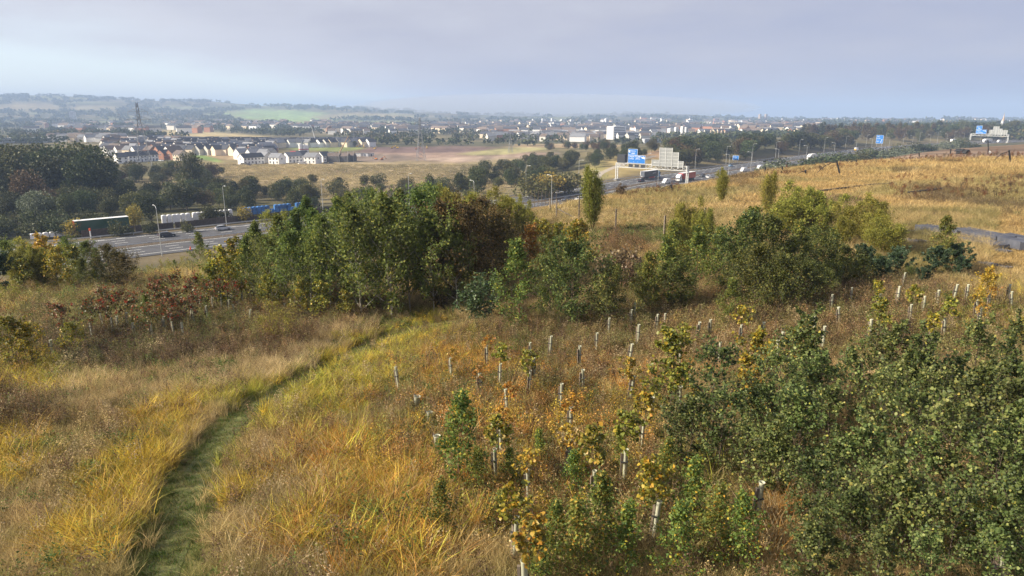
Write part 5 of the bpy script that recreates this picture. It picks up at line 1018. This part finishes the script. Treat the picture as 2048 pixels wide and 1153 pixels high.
# ================================================================== FAR WOODS
def woods(n, us, vs, hs, keys, label, group, minrd=22, name=None, Ymin=150):
    k = 0; tries = 0
    while k < n and tries < n*12:
        tries += 1; u = random.uniform(*us); lo, hi = vs(u) if callable(vs) else vs
        x, y, z = gp(u, random.uniform(lo, hi))
        if y < Ymin or road_dist([x], [y])[0] < minrd: continue
        h = random.uniform(*hs); key = random.choice(keys); lk = {'oak': 'dark green', 'olive': 'olive', 'rust': 'russet', 'gold': 'golden', 'grey': 'grey-green'}[key.split('_')[1]]; tree(key, x, y, z, h, lk+' '+label.replace('dark ', '').replace('dull brown ', ''), 'tree' if h > 8 else 'bush', group, wide=random.uniform(.85, 1.25), name=None if h > 8 else 'scrub_tree'); k += 1
def one(u, top, Yd, key, wide, label, cat='tree', group=None):
    x, y, z, h = at(u, top, Yd); tree(key, x, y, z, h, label, cat, group, wide=wide)
T1 = 'tall dark tree in the big wood at the left edge'
for i, (u, t, d) in enumerate(sorted(((-20,285,315),(20,285,300),(60,290,330),(100,290,300),(140,280,325),(178,278,305),(205,288,300),(45,300,280),(120,305,280),(168,310,275),(75,285,350),(-40,300,280),(215,320,285),(10,310,265)))): one(u, t, d, 'far_oak', .95, T1+f', {ordw(i)} from left', group='big wood at the left edge')
one(386,300,335,'far_oak',.7,'lone dark round tree standing at the edge of the pale field'); one(70,335,255,'far_rust',.9,'russet-brown tree in front of the big wood')
one(268,408,205,'fb_gold',.6,'golden bush beside the lamp column left of the motorway','bush'); one(150,435,190,'fb_gold',.9,'golden bush left of the green trailer','bush'); one(488,412,215,'fb_gold',.7,'small golden bush behind the blue bales','bush'); one(75,378,215,'far_grey',.75,'silvery grey-green tree among dark bushes'); one(1095,340,285,'fb_gold',1.1,'large golden-green bush beside the motorway','bush'); one(1130,342,290,'fb_olive',1.4,'olive bush right of the golden one by the motorway','bush'); one(1075,345,275,'fb_olive',1.2,'olive bush left of the golden one by the motorway','bush')
one(240,440,190,'fb_olive',1.1,'yellow-green bush in front of the parked trailer','bush'); one(298,440,192,'fb_oak',.9,'dark green bush right of the parked trailer','bush'); one(375,440,196,'fb_olive',.8,'low olive bush in front of the white bales','bush'); one(200,425,205,'fb_oak',1.3,'round dark bush behind the low white bales','bush'); one(440,412,215,'fb_oak',1.1,'round bush behind the long row of white bales','bush')
one(862,345,300,'far_oak',.7,'dark tree standing in front of the pale field'); one(955,328,300,'far_oak',.8,'dark tree above the copse near the motorway'); one(925,338,310,'far_oak',.8,'dark bushy tree left of the motorway lamps')
woods(70, (-30, 450), (385, 450), (6, 11), ['far_oak', 'far_oak', 'far_olive', 'far_oak', 'far_rust', 'far_oak', 'far_oak', 'far_olive'], 'dark bushy tree in the belt between the motorway and the pale field', 'tree belt left of the motorway')
woods(26, (-40, 215), (452, 480), (3.5, 6.5), ['fb_oak', 'fb_olive', 'fb_oak'], 'low bush beyond the motorway at the left edge', 'low bushes at the left edge', 30)
woods(34, (-30, 440), (350, 392), (7, 12), ['far_oak', 'far_olive', 'far_olive', 'far_rust', 'far_oak'], 'bushy tree in front of the new houses at the left', 'trees before the housing estate')
woods(20, (300, 445), (345, 372), (5, 9), ['far_oak', 'far_oak', 'far_olive'], 'dark bush beside the lone round tree', 'bushes round the lone tree')
woods(34, (430, 640), (388, 425), (5, 10), ['far_oak', 'far_oak', 'far_olive'], 'dark bush along the lower edge of the pale field', 'bushes below the pale field')
woods(26, (620, 960), (372, 405), (4, 8), ['far_oak', 'far_olive', 'fb_olive'], 'bush behind the central copse below the pale field', 'bushes behind the copse')
woods(34, (950, 1110), lambda u: (345, 385), (6, 11), ['far_oak', 'far_oak', 'far_olive'], 'dark tree in the belt beyond the motorway left of the gantry', 'trees left of the gantry')
woods(52, (1000, 1310), lambda u: (np.interp(u, [1000, 1310], [330, 302]), np.interp(u, [1000, 1150, 1310], [362, 342, 316])), (5, 10), ['far_oak', 'far_oak', 'far_olive'], 'tree of the belt on the bank behind the gantry', 'trees on the bank behind the gantry')
woods(16, (1090, 1250), (296, 304), (6, 9), ['far_rust', 'far_rust', 'far_oak'], 'dull brown tree on the skyline of the bank behind the gantry', 'brown trees on the bank')
woods(70, (1335, 1700), lambda u: (np.interp(u, [1335, 1700], [306, 284]), np.interp(u, [1335, 1480, 1700], [340, 326, 296])), (9, 15), ['far_oak', 'far_oak', 'far_rust', 'far_olive'], 'tree of the dense wood behind the motorway', 'dense wood behind the motorway', 26)
woods(60, (1650, 2100), (262, 287), (10, 16), ['far_oak', 'far_olive', 'far_oak', 'far_rust'], 'tree of the far wood along the skyline on the right', 'far wood on the right', 26, Ymin=600)
for i, u in enumerate(np.r_[np.linspace(1606, 1735, 15), np.linspace(1752, 1865, 11)]): one(u, 246+random.uniform(-3, 5), 850+random.uniform(-25, 25), 'poplar_rust' if i % 4 else 'poplar_dark', 1.5, f'russet poplar in the straight skyline row, {ordw(i)} from left', group='russet poplars on the skyline')
for i, (u, t, d) in enumerate(sorted(((1572,316,350),(1600,318,345),(1640,306,400),(1665,304,410),(1690,306,400),(1715,298,450),(1745,294,470),(1770,296,470),(1800,288,520),(1830,284,560),(1860,286,560),(1895,280,600),(1920,276,620),(1945,284,600),(1620,314,370),(1548,324,330),(1785,298,450),(1815,294,470)))): one(u, t, d, random.choice(['fb_oak', 'fb_olive', 'fb_oak', 'fb_grey']), 1.5, f'rounded bush between rough field and motorway, {ordw(i)} from left', 'bush', 'roadside bushes')
for i, (u, t, d) in enumerate(sorted(((700,283,800),(690,277,830),(668,281,840),(650,284,850),(545,275,900),(560,279,870),(710,282,780),(300,262,1050),(285,258,1080),(330,262,1040),(215,275,760),(235,282,700)))): one(u, t, d, random.choice(['far_olive', 'far_rust', 'far_oak']), 1.0, f'rounded tree behind the new houses, {ordw(i)} from left', group='trees behind the houses')

# ================================================================== HOUSING ESTATE
WALLS = {k: mat('render_'+k, c, .85, noise=(.5, .06), var=.08) for k, c in (('white', (.82,.81,.78)), ('cream', (.74,.62,.46)), ('brick', (.34,.17,.11)), ('pale', (.58,.55,.50)))}
ROOFS = {k: mat('roof_'+k, c, .8, noise=(.8, .15), var=.15) for k, c in (('slate', (.055,.058,.07)), ('grey', (.20,.205,.22)), ('brown', (.15,.115,.095)))}
WIN = mat('window_glass', (.03,.035,.045), .12, spec=.7); WFRAME = mat('window_frame', (.72,.72,.72), .6); DOORM = mat('house_door', (.06,.07,.10), .5)
HM = {}
def house_meshes(Lh, D, He, Hr):
    k = (Lh, D, He, Hr)
    if k not in HM:
        wall = MB().prism([(-D/2, -.6), (D/2, -.6), (D/2, He), (0, He+Hr-.12), (-D/2, He)], -Lh/2, Lh/2)
        rf = MB(); e = .35; sl = Hr/(D/2); t = .16
        for s in (-1, 1): rf.prism([(s*(D/2+e), He-e*sl), (s*(D/2+e), He-e*sl+t), (0, He+Hr+t), (0, He+Hr)], -Lh/2-.3, Lh/2+.3)
        HM[k] = (wall, rf)
    return HM[k]
MESHC = {}
def house(x, y, z, rz, Lh=9.0, D=8.0, He=5.0, Hr=2.9, wall='white', roof='slate', label='', group=None, detail=True, name='house', cat='house'):
    o = empty(name, (x, y, z), rz, label, cat, group); w, r_ = house_meshes(Lh, D, He, Hr); kw = (Lh, D, He, Hr, wall); kr = (Lh, D, He, Hr, roof)
    if kw not in MESHC: MESHC[kw] = w.mesh('wall', WALLS[wall])
    if kr+('r',) not in MESHC: MESHC[kr+('r',)] = r_.mesh('roof', ROOFS[roof])
    obj('wall', MESHC[kw], o); rf = obj('roof', MESHC[kr+('r',)], o)
    if detail:
        n = max(2, int(Lh/2.9)); kk = ('win',)
        if kk not in MESHC: MESHC[kk] = MB().box((0, 0, 0), (1.25, .10, 1.25)).mesh('window', WIN); MESHC['frame'] = MB().box((0, 0, .68), (1.45, .16, .12)).box((0, 0, -.68), (1.45, .18, .10)).box((0, 0, 0), (.08, .15, 1.2)).mesh('frame', WFRAME); MESHC['door'] = MB().box((0, 0, 0), (1.0, .12, 2.1)).mesh('door', DOORM); MESHC['chim'] = MB().box((0, 0, 0), (.7, .7, 1.5)).box((0, 0, .95), (.3, .3, .4)).mesh('chimney', WALLS['pale'])
        for s in (-1, 1):
            for i in range(n):
                xx = -Lh/2+Lh*(i+.5)/n
                for zz_ in (1.5, 4.0):
                    if zz_ < 2 and i % 2: d = obj('door', MESHC['door'], o, (xx, s*(D/2+.02), 1.05)); continue
                    wn = obj('window', MESHC[kk], o, (xx, s*(D/2+.02), zz_)); obj('frame', MESHC['frame'], wn)
        for s in (-1, 1):
            wn = obj('window', MESHC[kk], o, (s*(Lh/2+.02), -.3, 4.1)); wn.rotation_euler = (0, 0, math.pi/2); obj('frame', MESHC['frame'], wn)
    return o
FRONT = [  # photo column, row of the ground, length, turn (deg), wall, roof, label
 (243,327,8,50,'white','slate','white house with dark roof at the left end of the estate'),(272,324,15,56,'white','slate','long white terrace with dark roof beside the pylon'),(302,322,9,56,'white','slate','white house just right of the pylon'),(330,319,9,66,'brick','slate','brick house with a dark roof right of the white terrace'),(348,319,9,62,'brick','brown','brick house left of the lone dark tree'),(362,321,9,-30,'cream','brown','cream house just left of the lone dark tree'),
 (503,328,18,52,'white','slate','long white terrace in the front row with dark grey roof'),(531,325,8,-30,'pale','grey','grey-roofed house right of the long white terrace'),(555,328,10,-22,'white','grey','white terrace with light grey roof in the front row'),(586,325,13,50,'white','grey','white terrace in the middle of the front row with porches'),(604,322,9,48,'pale','slate','pale house with dark roof behind the front row'),(626,327,11,-20,'white','grey','white terrace with light roof and grey right gable'),(648,324,8,52,'white','slate','white gable-fronted house at the right end of the front row'),
]
for (u, v, Lh, a, wl, rf, lb) in FRONT: x, y, z = gp(u, v); house(x, y, z, R(a), Lh, 8.5, 5.2, 3.0, wl, rf, lb)
def estate(us, rows, spacing, walls, roofs, ang, label, group, Lh=9.0):
    for (v0, v1) in rows:
        u = us[0]+random.uniform(0, 6)
        while u < us[1]:
            v = v0+(v1-v0)*(u-us[0])/(us[1]-us[0]); x, y, z = gp(u, v+random.uniform(-.5, .5)); 
            wl, rf = random.choice(walls), random.choice(roofs); lg = random.choice([Lh, Lh, Lh*1.5]); house(x, y, z, R(random.choice(ang)+random.uniform(-6, 6)), lg, 9.0, 5.6, 3.4, wl, rf, f'{wl} {"long house" if lg > Lh else "house"} with {rf} roof {label}', group, detail=False)
            u += spacing*random.uniform(.85, 1.25)*900/max(y, 400)
estate((360, 545), [(310,312),(306,307.5),(302,303.5),(298.5,300),(295,297),(292,293.5),(289.5,291)], 12.5, ['cream','cream','brick','pale','white'], ['slate','slate','slate','grey'], (52, 46, 56, 50, -25), 'in the dense middle of the estate', 'houses in the middle of the estate')
estate((480, 545), [(319,321),(315.5,317.5),(312.5,314)], 17, ['white','pale','white'], ['grey','grey','slate'], (52, -25, 50), 'behind the front terraces', 'houses behind the front terraces')
estate((215, 365), [(311,313),(306,308),(301.5,303),(297,298.5),(293,294),(289.5,290),(286.5,287)], 14, ['pale','cream','white','brick'], ['brown','brown','grey','slate'], (50, 56, -25), 'in the left part of the estate', 'houses in the left of the estate')
estate((545, 742), [(296,293.5),(293.5,291.5),(291.5,290)], 10.5, ['white','cream','white','pale'], ['slate','slate','grey'], (50, 46, -20, 55), 'in the back row above the green strip', 'houses in the back row')
estate((105, 250), [(284,284),(281,281),(278.5,279)], 18, ['pale','white','cream'], ['brown','grey'], (0, 40), 'among trees behind the big wood', 'houses behind the big wood')
# building site: sheds, silos, cranes, diggers, pylons
def solid(name, parts, loc, rz, label, cat, group=None):
    o = empty(name, loc, rz, label, cat, group)
    for nm, mb, m in parts: mb.build(nm, m, o)
    return o
ORM = paint('machine_orange', (.62,.20,.03)); CON = mat('pale_concrete', (.55,.54,.51), .9, noise=(.6, .1)); REDM = mat('red_cladding', (.45,.05,.06), .6); SCAF = mat('dark_scaffold_net', (.10,.095,.095), .9, noise=(1.0, .4))
for i, u in enumerate((602, 609, 614.5)):
    x, y, z = gp(u, 309.5-i*.2); solid('silo', (('drum', MB().tube((0, 0, 1.5), (0, 0, 9.5-i*.8), 1.7, 1.7, 14), WHITE), ('roof', MB().tube((0, 0, 9.5-i*.8), (0, 0, 10.4-i*.8), 1.7, .3, 14), CON), ('band', MB().tube((0, 0, 4.4), (0, 0, 5.2), 1.74, 1.74, 14), REDM), ('legs', MB().box((0, 0, .6), (2.4, 2.4, 2.2)), CON)), (x, y, z), 0, f'white cement silo with red band on the building site, {ordw(i)} from the left', 'silo', 'cement silos')
x, y, z = gp(597, 313); solid('shed', (('wall', MB().box((0, 0, 1.6), (13, 6, 3.6)), REDM), ('roof', MB().prism([(-3.3, 3.4), (3.3, 3.4), (0, 4.6)], -6.7, 6.7), REDM)), (x, y, z), R(5), 'low red shed beside the silos', 'shed')
for i, (u, v, w_) in enumerate(((640,312,14),(655,311,12),(722,313,14),(735,313,12),(668,313,9))): x, y, z = gp(u, v); solid('site_cabin', (('wall', MB().box((0, 0, 1.3), (w_, 3.2, 2.8)), WALLS['pale'] if i % 2 else WHITE), ('roof', MB().box((0, 0, 2.78), (w_+.3, 3.5, .16)), ROOFS['grey']), ('door', MB().box((w_*.3, -1.63, 1.1), (1, .06, 2)), DOORM)), (x, y, z), R(random.uniform(-8, 8)), f'pale site cabin on the building site, {ordw([0, 1, 3, 4, 2][i])} from the left', 'cabin', 'site cabins')
for i, (u, v, w_) in enumerate(((668,324,12),(684,324,13),(700,323,9))): x, y, z = gp(u, v); solid('scaffolded_house', (('net', MB().box((0, 0, 2.2), (w_, 8, 5)), SCAF), ('gable', MB().prism([(-4, 4.7), (4, 4.7), (0, 7.2)], -w_/2, w_/2), ROOFS['brown']), ('pole', MB().tube((w_/2+.3, -4.3, 0), (w_/2+.3, -4.3, 9), .1), GALV)), (x, y, z), R(-8), f'half-built house in dark scaffold netting, {ordw(i)} from the left', 'building', 'half-built houses')
def crane(u0, v0, u1, v1, m, label):
    x, y, z = gp(u0, v0); d = ray(u1, v1); k = y/d[1]; tip = Vector((d[0]*k-x, 0, CZ+d[2]*k-z)); o = empty('mobile_crane', (x, y, z), 0, label, 'crane')
    MB().box((0, 0, 1.3), (9, 2.6, 1.4)).build('chassis', m, o); MB().box((-2.4, 0, 2.8), (2.0, 2.4, 1.8)).build('cab', m, o); b = Vector((0, 0, 2.4)); MB().tube(b, b.lerp(tip, .5), .55, .48, 6).tube(b.lerp(tip, .48), tip, .40, .25, 6).build('boom', m, o); MB().tube(tip, tip-Vector((.1, 0, 6)), .05, .05, 4).build('hook_line', DARKP, o)
    for sx in (-3, -1, 1.5, 3): [wheel(o, sx, sy, .6) for sy in (-1.1, 1.1)]
crane(633, 291, 623, 254, mat('white_boom', (.70,.71,.68), .5), 'white mobile crane boom rising behind the back row of houses'); crane(678, 314, 697, 272, mat('rusty_boom', (.33,.20,.09), .6), 'brown mobile crane boom leaning right over the building site')
def digger(u, v, rz, label, m=None):
    x, y, z = gp(u, v); m = m or PC_['yellow']; o = empty('excavator', (x, y, z), rz, label, 'excavator', 'excavators on the earthworks'); o.scale = (.62,)*3
    for s in (-1, 1): MB().box((0, s*1.1, .45), (4, .6, .9), 0, .85).build('track', DARKP, o)
    MB().box((-.4, 0, 1.7), (3.4, 2.4, 1.5), 0, .9).build('body', m, o); MB().box((.8, .6, 2.6), (1.3, 1.0, 1.5), 0, .85).build('cab', GLASS, o); MB().tube((1.0, -.4, 2.0), (3.6, -.4, 5.0), .32, .25, 5).build('boom', m, o); MB().tube((3.6, -.4, 5.0), (5.6, -.4, 2.4), .25, .18, 5).build('dipper', m, o); MB().box((5.6, -.4, 1.9), (1.1, 1.1, 1.0), 0, .7).build('bucket', DARKP, o)
for i, (u, v, a) in enumerate(((752,320,2.6),(764,320.5,.4),(750,299,1.2),(784,297.5,.2),(795,297,2.9),(854,298,1.9),(833,299,.3),(715,295,.5),(728,296,2.0))): digger(u, v, a, f'small {"orange" if i in (0,1,6) else "yellow"} excavator on the earthworks, {ordw(sorted((752,764,750,784,795,854,833,715,728)).index(u))} from the left', ORM if i in (0, 1, 6) else None)
for i, (u, v) in enumerate(((487,330),(497,331),(652,328),(663,328),(602,329),(322,323),(312,322))): x, y, z = gp(u, v); car((x, y, z), random.uniform(-.4, .4), PC_[['grey','dark','grey','navy','white','white','lightblue'][i]], f'parked {["grey","dark blue","dark grey","navy","white","white","pale blue"][i]} car in front of the new houses, {ordw([2,3,5,6,4,1,0][i])} from the left', group='cars parked at the houses')
x, y, z = gp(607, 329.5); van((x, y, z), .2, PC_['white'], 'white van parked in front of the new terraces', 6, 2.6)['group'] = 'vans at the houses'
PYM = mat('pylon_steel', (.27,.28,.29), .6, .4)
def pylon(u, v, top, label, arms=True, narrow=1.0):
    x, y, z = gp(u, v); d = ray(u, top); H = CZ+d[2]*y/d[1]-z; o = empty('pylon', (x, y, z), R(20), label, 'pylon', 'pylons'); r = .10*H/40+.05; b = H*.10*narrow
    def leg_w(f): return b*(1-f)**1.5*.9+.0155*H if f < .62 else .022*H*(1.25-f)/.63+.003*H
    lv = np.linspace(0, 1, 11)
    for s in ((-1,-1),(1,-1),(1,1),(-1,1)):
        m = MB()
        for f0, f1 in zip(lv[:-1], lv[1:]): m.tube((s[0]*leg_w(f0), s[1]*leg_w(f0), f0*H), (s[0]*leg_w(f1), s[1]*leg_w(f1), f1*H), r, r, 4, False)
        m.build('leg', PYM, o)
    m = MB(); cs = ((-1,-1),(1,-1),(1,1),(-1,1))
    for f0, f1 in zip(lv[:-1], lv[1:]):
        for i in range(4):
            a, c = cs[i], cs[(i+1) % 4]; m.tube((a[0]*leg_w(f0), a[1]*leg_w(f0), f0*H), (c[0]*leg_w(f1), c[1]*leg_w(f1), f1*H), r*.6, r*.6, 3, False); m.tube((c[0]*leg_w(f0), c[1]*leg_w(f0), f0*H), (a[0]*leg_w(f1), a[1]*leg_w(f1), f1*H), r*.6, r*.6, 3, False)
    m.build('bracing', PYM, o)
    for f, w_ in ((.74, .17), (.62, .21), (.86, .14)) if arms else ((.7, .24),):
        m = MB()
        for s in (-1, 1): m.tube((s*leg_w(f), 0, f*H), (s*w_*H, 0, f*H-.2), r, r*.6, 4).tube((s*leg_w(f), 0, f*H+.05*H), (s*w_*H, 0, f*H-.2), r*.8, r*.6, 4); m.tube((s*w_*H, 0, f*H-.2), (s*w_*H, 0, f*H-.05*H), r*.7, r*.7, 4)
        m.build('arm', PYM, o)
pylon(290,334,205,'tall steel pylon standing in front of the white terrace'); pylon(842,322,236,'steel pylon standing on the earthworks'); pylon(1021,306,264,'steel pylon beyond the earthworks'); pylon(1057,285,252,'slim distant pylon behind the trees',True,.8); pylon(709,292,257,'slim distant pylon behind the back row of houses',True,.8); pylon(329,262,222,'distant pylon against the hills',True,.8); pylon(1088,283,262,'small far pylon to the right of the slim one',True,.8)
# ================================================================== TOWN IN THE DISTANCE
TW = {'white': mat('tower_white', (.76,.76,.75), .8, noise=(.1, .05)), 'tan': mat('tower_tan', (.46,.36,.28), .85), 'grey': mat('tower_grey', (.45,.46,.48), .85)}
def block(u, v, top, wpx, label, m='white', depth=.7, cat='building', name='tower_block', storeys=12, Yf=None, rz=.5):
    x, y, z = gp(u, v)
    d = ray(u, top); H = max(6, CZ+d[2]*y/d[1]-z); w_ = wpx*y/FPX; o = empty(name, (x, y, z-1), rz, label, cat)
    MB().box((0, 0, H/2), (w_*.8, w_*.8*depth, H)).build('wall', TW[m], o); MB().box((0, 0, H+H*.02), (w_*.3, w_*.3*depth, H*.05)).build('roof_plant', TW['grey'], o)
    mm = MB(); n = storeys
    for k in range(n): z_ = H*(k+.55)/n; mm.box((0, -w_*.4*depth-.08, z_), (w_*.68, .2, H/n*.34)); mm.box((w_*.4+.08, 0, z_), (.2, w_*.6*depth, H/n*.34))
    tag(mm.build('windows', WIN, o), kind='stuff')
for q in ((146,244,223,11,'white tower block at the foot of the hills, wider of two'),(152,244,224,5,'white tower block at the foot of the hills, narrower of two'),(1213,252,237,9,'small white tower block below the mist'),(1232,279,252,38,'broad white hospital block in the town'),(1341,275,256,14,'white tower, left of the cluster of tall blocks'),(1352,275,254,9,'white tower, second of the cluster of tall blocks'),(1365,275,252,10,'white tower, third of the cluster of tall blocks'),(1372,275,254,7,'white tower at the right of the cluster'),(1067,248,238,6,'faint white tower in the mist, first of five'),(1086,248,237,6,'faint white tower in the mist, second of five'),(1105,248,236.5,7,'faint white tower in the mist, third of five'),(1124,248,238,6,'faint white tower in the mist, fourth of five'),(1143,250,239,8,'faint white tower in the mist, fifth of five')): block(*q, storeys=8)
for q in ((1519,244,228.5,6,'tan twin tower on the skyline, left one'),(1531,244,228.5,6,'tan twin tower on the skyline, right one'),(1422,275,259,5,'slim tan tower at the wood edge'),(1436,276,261,6,'tan tower at the wood edge, left of three'),(1443,276,260,5,'tan tower at the wood edge, middle of three'),(1450,276,261,5,'tan tower at the wood edge, right of three')): block(*q, 'tan', storeys=8)
for q in ((1265,279,263,30,'long low white building beside the hospital block'),(1310,286,277,60,'long grey-white warehouse before the tall blocks','grey'),(1290,255,249,24,'low white building on the hillside'),(1300,274,266,14,'small white building left of the tall blocks'),(1420,277,271,20,'low white building at the wood edge'),(55,286,274,105,'large warehouse with pale flat roof behind the big wood','grey'),(1350,297,288,40,'low brown-roofed building at the edge of the wood','tan'),(1735,252,244,16,'white building showing between the poplars'),(700,262,257,60,'long low grey building beyond the back row','grey'),(560,262,256,40,'long low pale building on the valley side','grey')): block(q[0], q[1], q[2], q[3], q[4], q[5] if len(q) > 5 else 'white', .35, storeys=3, name='long_building', rz=.12)
x, y, z = gp(2003, 262); d = ray(2003, 228); H = CZ+d[2]*y/d[1]-z
solid('church_spire', (('tower', MB().box((0, 0, H*.3), (3.2, 3.2, H*.6)), TW['grey']), ('spire', MB().tube((0, 0, H*.6), (0, 0, H), 1.5, .1, 8), TW['tan']), ('finial', MB().tube((0, 0, H), (0, 0, H+2), .2, .1, 4), TW['tan'])), (x, y, z), .3, 'slim pale church spire on the skyline at the right', 'church')
# scattered houses of the valley towns: the largest as things, the rest as one mass
random.seed(21); spots = []
def belt(n, us, vs):
    for _ in range(n): spots.append((random.uniform(*us), random.uniform(*vs)))
belt(70, (380, 700), (246, 262)); belt(60, (640, 870), (252, 270)); belt(60, (860, 1010), (252, 268)); belt(230, (960, 1300), (244, 284)); belt(220, (1260, 1620), (240, 272)); belt(60, (1500, 1640), (243, 262)); belt(60, (60, 420), (250, 268)); belt(50, (1620, 2040), (240, 248))
P3 = sorted([gp(*s) for s in spots], key=lambda p: p[1]); stuffV, stuffF, stuffM = [], [], []
for i, (x, y, z) in enumerate(P3):
    wl = random.choice(['white', 'white', 'cream', 'cream', 'pale', 'brick']); rf = random.choice(['slate', 'brown', 'grey']); a = random.uniform(-.9, .6); s = random.choice([1.0, 1.2, 1.7, 2.4])
    if i < 110: o = house(x, y, z, a, 11*s if s < 2 else 22, 10, 7.0, 3.6, wl, rf, f'{wl} far house with {rf} roof in the valley town', 'far town houses', detail=False, name='town_house')
    else:
        w, r_ = house_meshes(14 if s < 1.5 else 26, 12, 10.0, 4.0); ca, sa = math.cos(a), math.sin(a)
        for mb, mi in ((w, {'white': 0, 'cream': 1, 'pale': 2, 'brick': 3}[wl]), (r_, {'slate': 4, 'brown': 5, 'grey': 4}[rf])):
            b = len(stuffV); stuffV += [(vx*ca-vy*sa+x, vx*sa+vy*ca+y, vz+z) for vx, vy, vz in mb.v]; stuffF += [tuple(b+q for q in f) for f in mb.f]; stuffM += [mi]*len(mb.f)
me = bpy.data.meshes.new('distant_town'); me.from_pydata(stuffV, [], stuffF); me.update()
for m in (WALLS['white'], WALLS['cream'], WALLS['pale'], WALLS['brick'], ROOFS['slate'], ROOFS['brown']): me.materials.append(m)
me.polygons.foreach_set('material_index', np.array(stuffM, np.int32)); tag(obj('distant_town', me), 'hazy mass of small pale houses of the far town', 'town', kind='stuff')
# woods of the far valley, too far to tell apart: one mass
def far_mass():
    n = 9000; u = rng.uniform(-60, 2110, n); t = rng.uniform(0, 1, n)
    d = np.exp(np.interp(t, [0, .55, 1], [math.log(820), math.log(2000), math.log(4700)])); az_ = np.arctan((u-1024)/FPX/CP); X_ = d*np.tan(az_); Y_ = d
    mk = fbm(X_/150, Y_/150, 83, 3)+.02*(u > 900)-.10*((u > 950) & (u < 1650) & (d > 1100))-.25*((u > 360) & (u < 560) & (d < 1150))-.4*((u > 180) & (u < 760) & (d < 1000))-.25*((u > 760) & (u < 1080) & (d < 760)); pxx, pyy = project(X_, Y_, height(X_, Y_))
    bare = patch(pxx, pyy, (560, 232, 110, 12, 2), .5)+patch(pxx, pyy, (700, 248, 130, 4, 0), .5)+patch(pxx, pyy, (400, 270, 150, 7, 3), .5)+patch(pxx, pyy, (740, 233, 110, 5, 0), .5)+patch(pxx, pyy, (920, 308, 190, 13, 0), .5)+patch(pxx, pyy, (60, 215, 60, 8, 0), .5)+patch(pxx, pyy, (190, 217, 50, 5, 0), .5)
    k = (mk > .47) & (bare < .4); X_, Y_ = X_[k], Y_[k]; Z_ = height(X_, Y_); n = len(X_); sz = np.clip(Y_/1500, .8, 2.4)
    P, sizes, rv = [], [], []
    for j in range(26):
        q = rng.normal(0, 1, (n, 3)); q /= np.linalg.norm(q, axis=1)[:, None]; P.append(np.c_[X_+q[:, 0]*6*sz, Y_+q[:, 1]*6*sz, Z_+3+np.abs(q[:, 2]+.25)*5*np.minimum(sz, 1.4)])
    P = np.concatenate(P); ss = np.tile(sz, 26)
    V, F, Rn = leaf_net(rng, P, np.zeros_like(P)+np.array([0, 0, .3]), 1.0, 'rhomb', 0, .45, .3); V = (V.reshape(-1, 4, 3)-P[:, None])*(4.2*ss)[:, None, None]+P[:, None]
    o = obj('distant_woods', np_mesh('distant_woods', V.reshape(-1, 3), F, [leafmat('distant_leaf', G((0,(.032,.046,.020)),(.5,(.055,.072,.028)),(.9,(.10,.105,.04)),(1,(.16,.11,.045))), .15, .7, .1, .0, .0)], attrs={'rnd': np.repeat(np.clip(.5+.5*np.tile(fbm(X_/90, Y_/90, 5)-.5, 26)*2.4+rng.normal(0, .18, len(P)), 0, 1), 4)}))
    tag(o, 'hazy mass of woods and hedges filling the far valley', 'woods', kind='stuff')
far_mass()
# ================================================================== AIR
mv, mf = [], []
for k in range(13):
    for i in range(28): a = 2*math.pi*i/28; b = math.pi*k/12; q = 1+.12*math.sin(3*a+1)+.08*math.sin(5*a); mv.append((180+1350*q*math.sin(b)*math.cos(a), 4700+900*q*math.sin(b)*math.sin(a), CZ+22+88*math.cos(b)))
for k in range(12):
    for i in range(28): mf.append((k*28+i, (k+1)*28+i, (k+1)*28+(i+1) % 28, k*28+(i+1) % 28))
mist = tag(obj('mist', np_mesh('mist', mv, mf, [], smooth=True)), 'low grey mist bank resting on the far town', 'mist', kind='stuff')
mm_ = bpy.data.materials.new('mist_air'); mm_.use_nodes = True; t = mm_.node_tree; t.nodes.clear(); pv = t.nodes.new('ShaderNodeVolumePrincipled'); pv.inputs['Color'].default_value = (.60,.63,.70, 1); pv.inputs['Density'].default_value = .0016
ou = t.nodes.new('ShaderNodeOutputMaterial'); t.links.new(pv.outputs[0], ou.inputs['Volume']); mist.data.materials.append(mm_)
lo = float(ground.data.vertices[0].co.z); zs = np.empty(len(ground.data.vertices)*3, np.float32); ground.data.vertices.foreach_get('co', zs); zmin, zmax = zs[2::3].min(), zs[2::3].max()
top_ = max(zmax+25, CZ+8); hz = MB().box((0, 0, (zmin-1+top_)/2), (31400, 31400, top_-zmin+1)).build('haze', None); tag(hz, 'pale blue autumn haze filling the valley', 'haze', kind='stuff')
hm = bpy.data.materials.new('haze_air'); hm.use_nodes = True; t = hm.node_tree; t.nodes.clear(); pv = t.nodes.new('ShaderNodeVolumePrincipled'); pv.inputs['Color'].default_value = (.45,.60,.88, 1); pv.inputs['Density'].default_value = HAZE; pv.inputs['Anisotropy'].default_value = 0.0
ou = t.nodes.new('ShaderNodeOutputMaterial'); t.links.new(pv.outputs[0], ou.inputs['Volume']); hz.data.materials.append(hm)
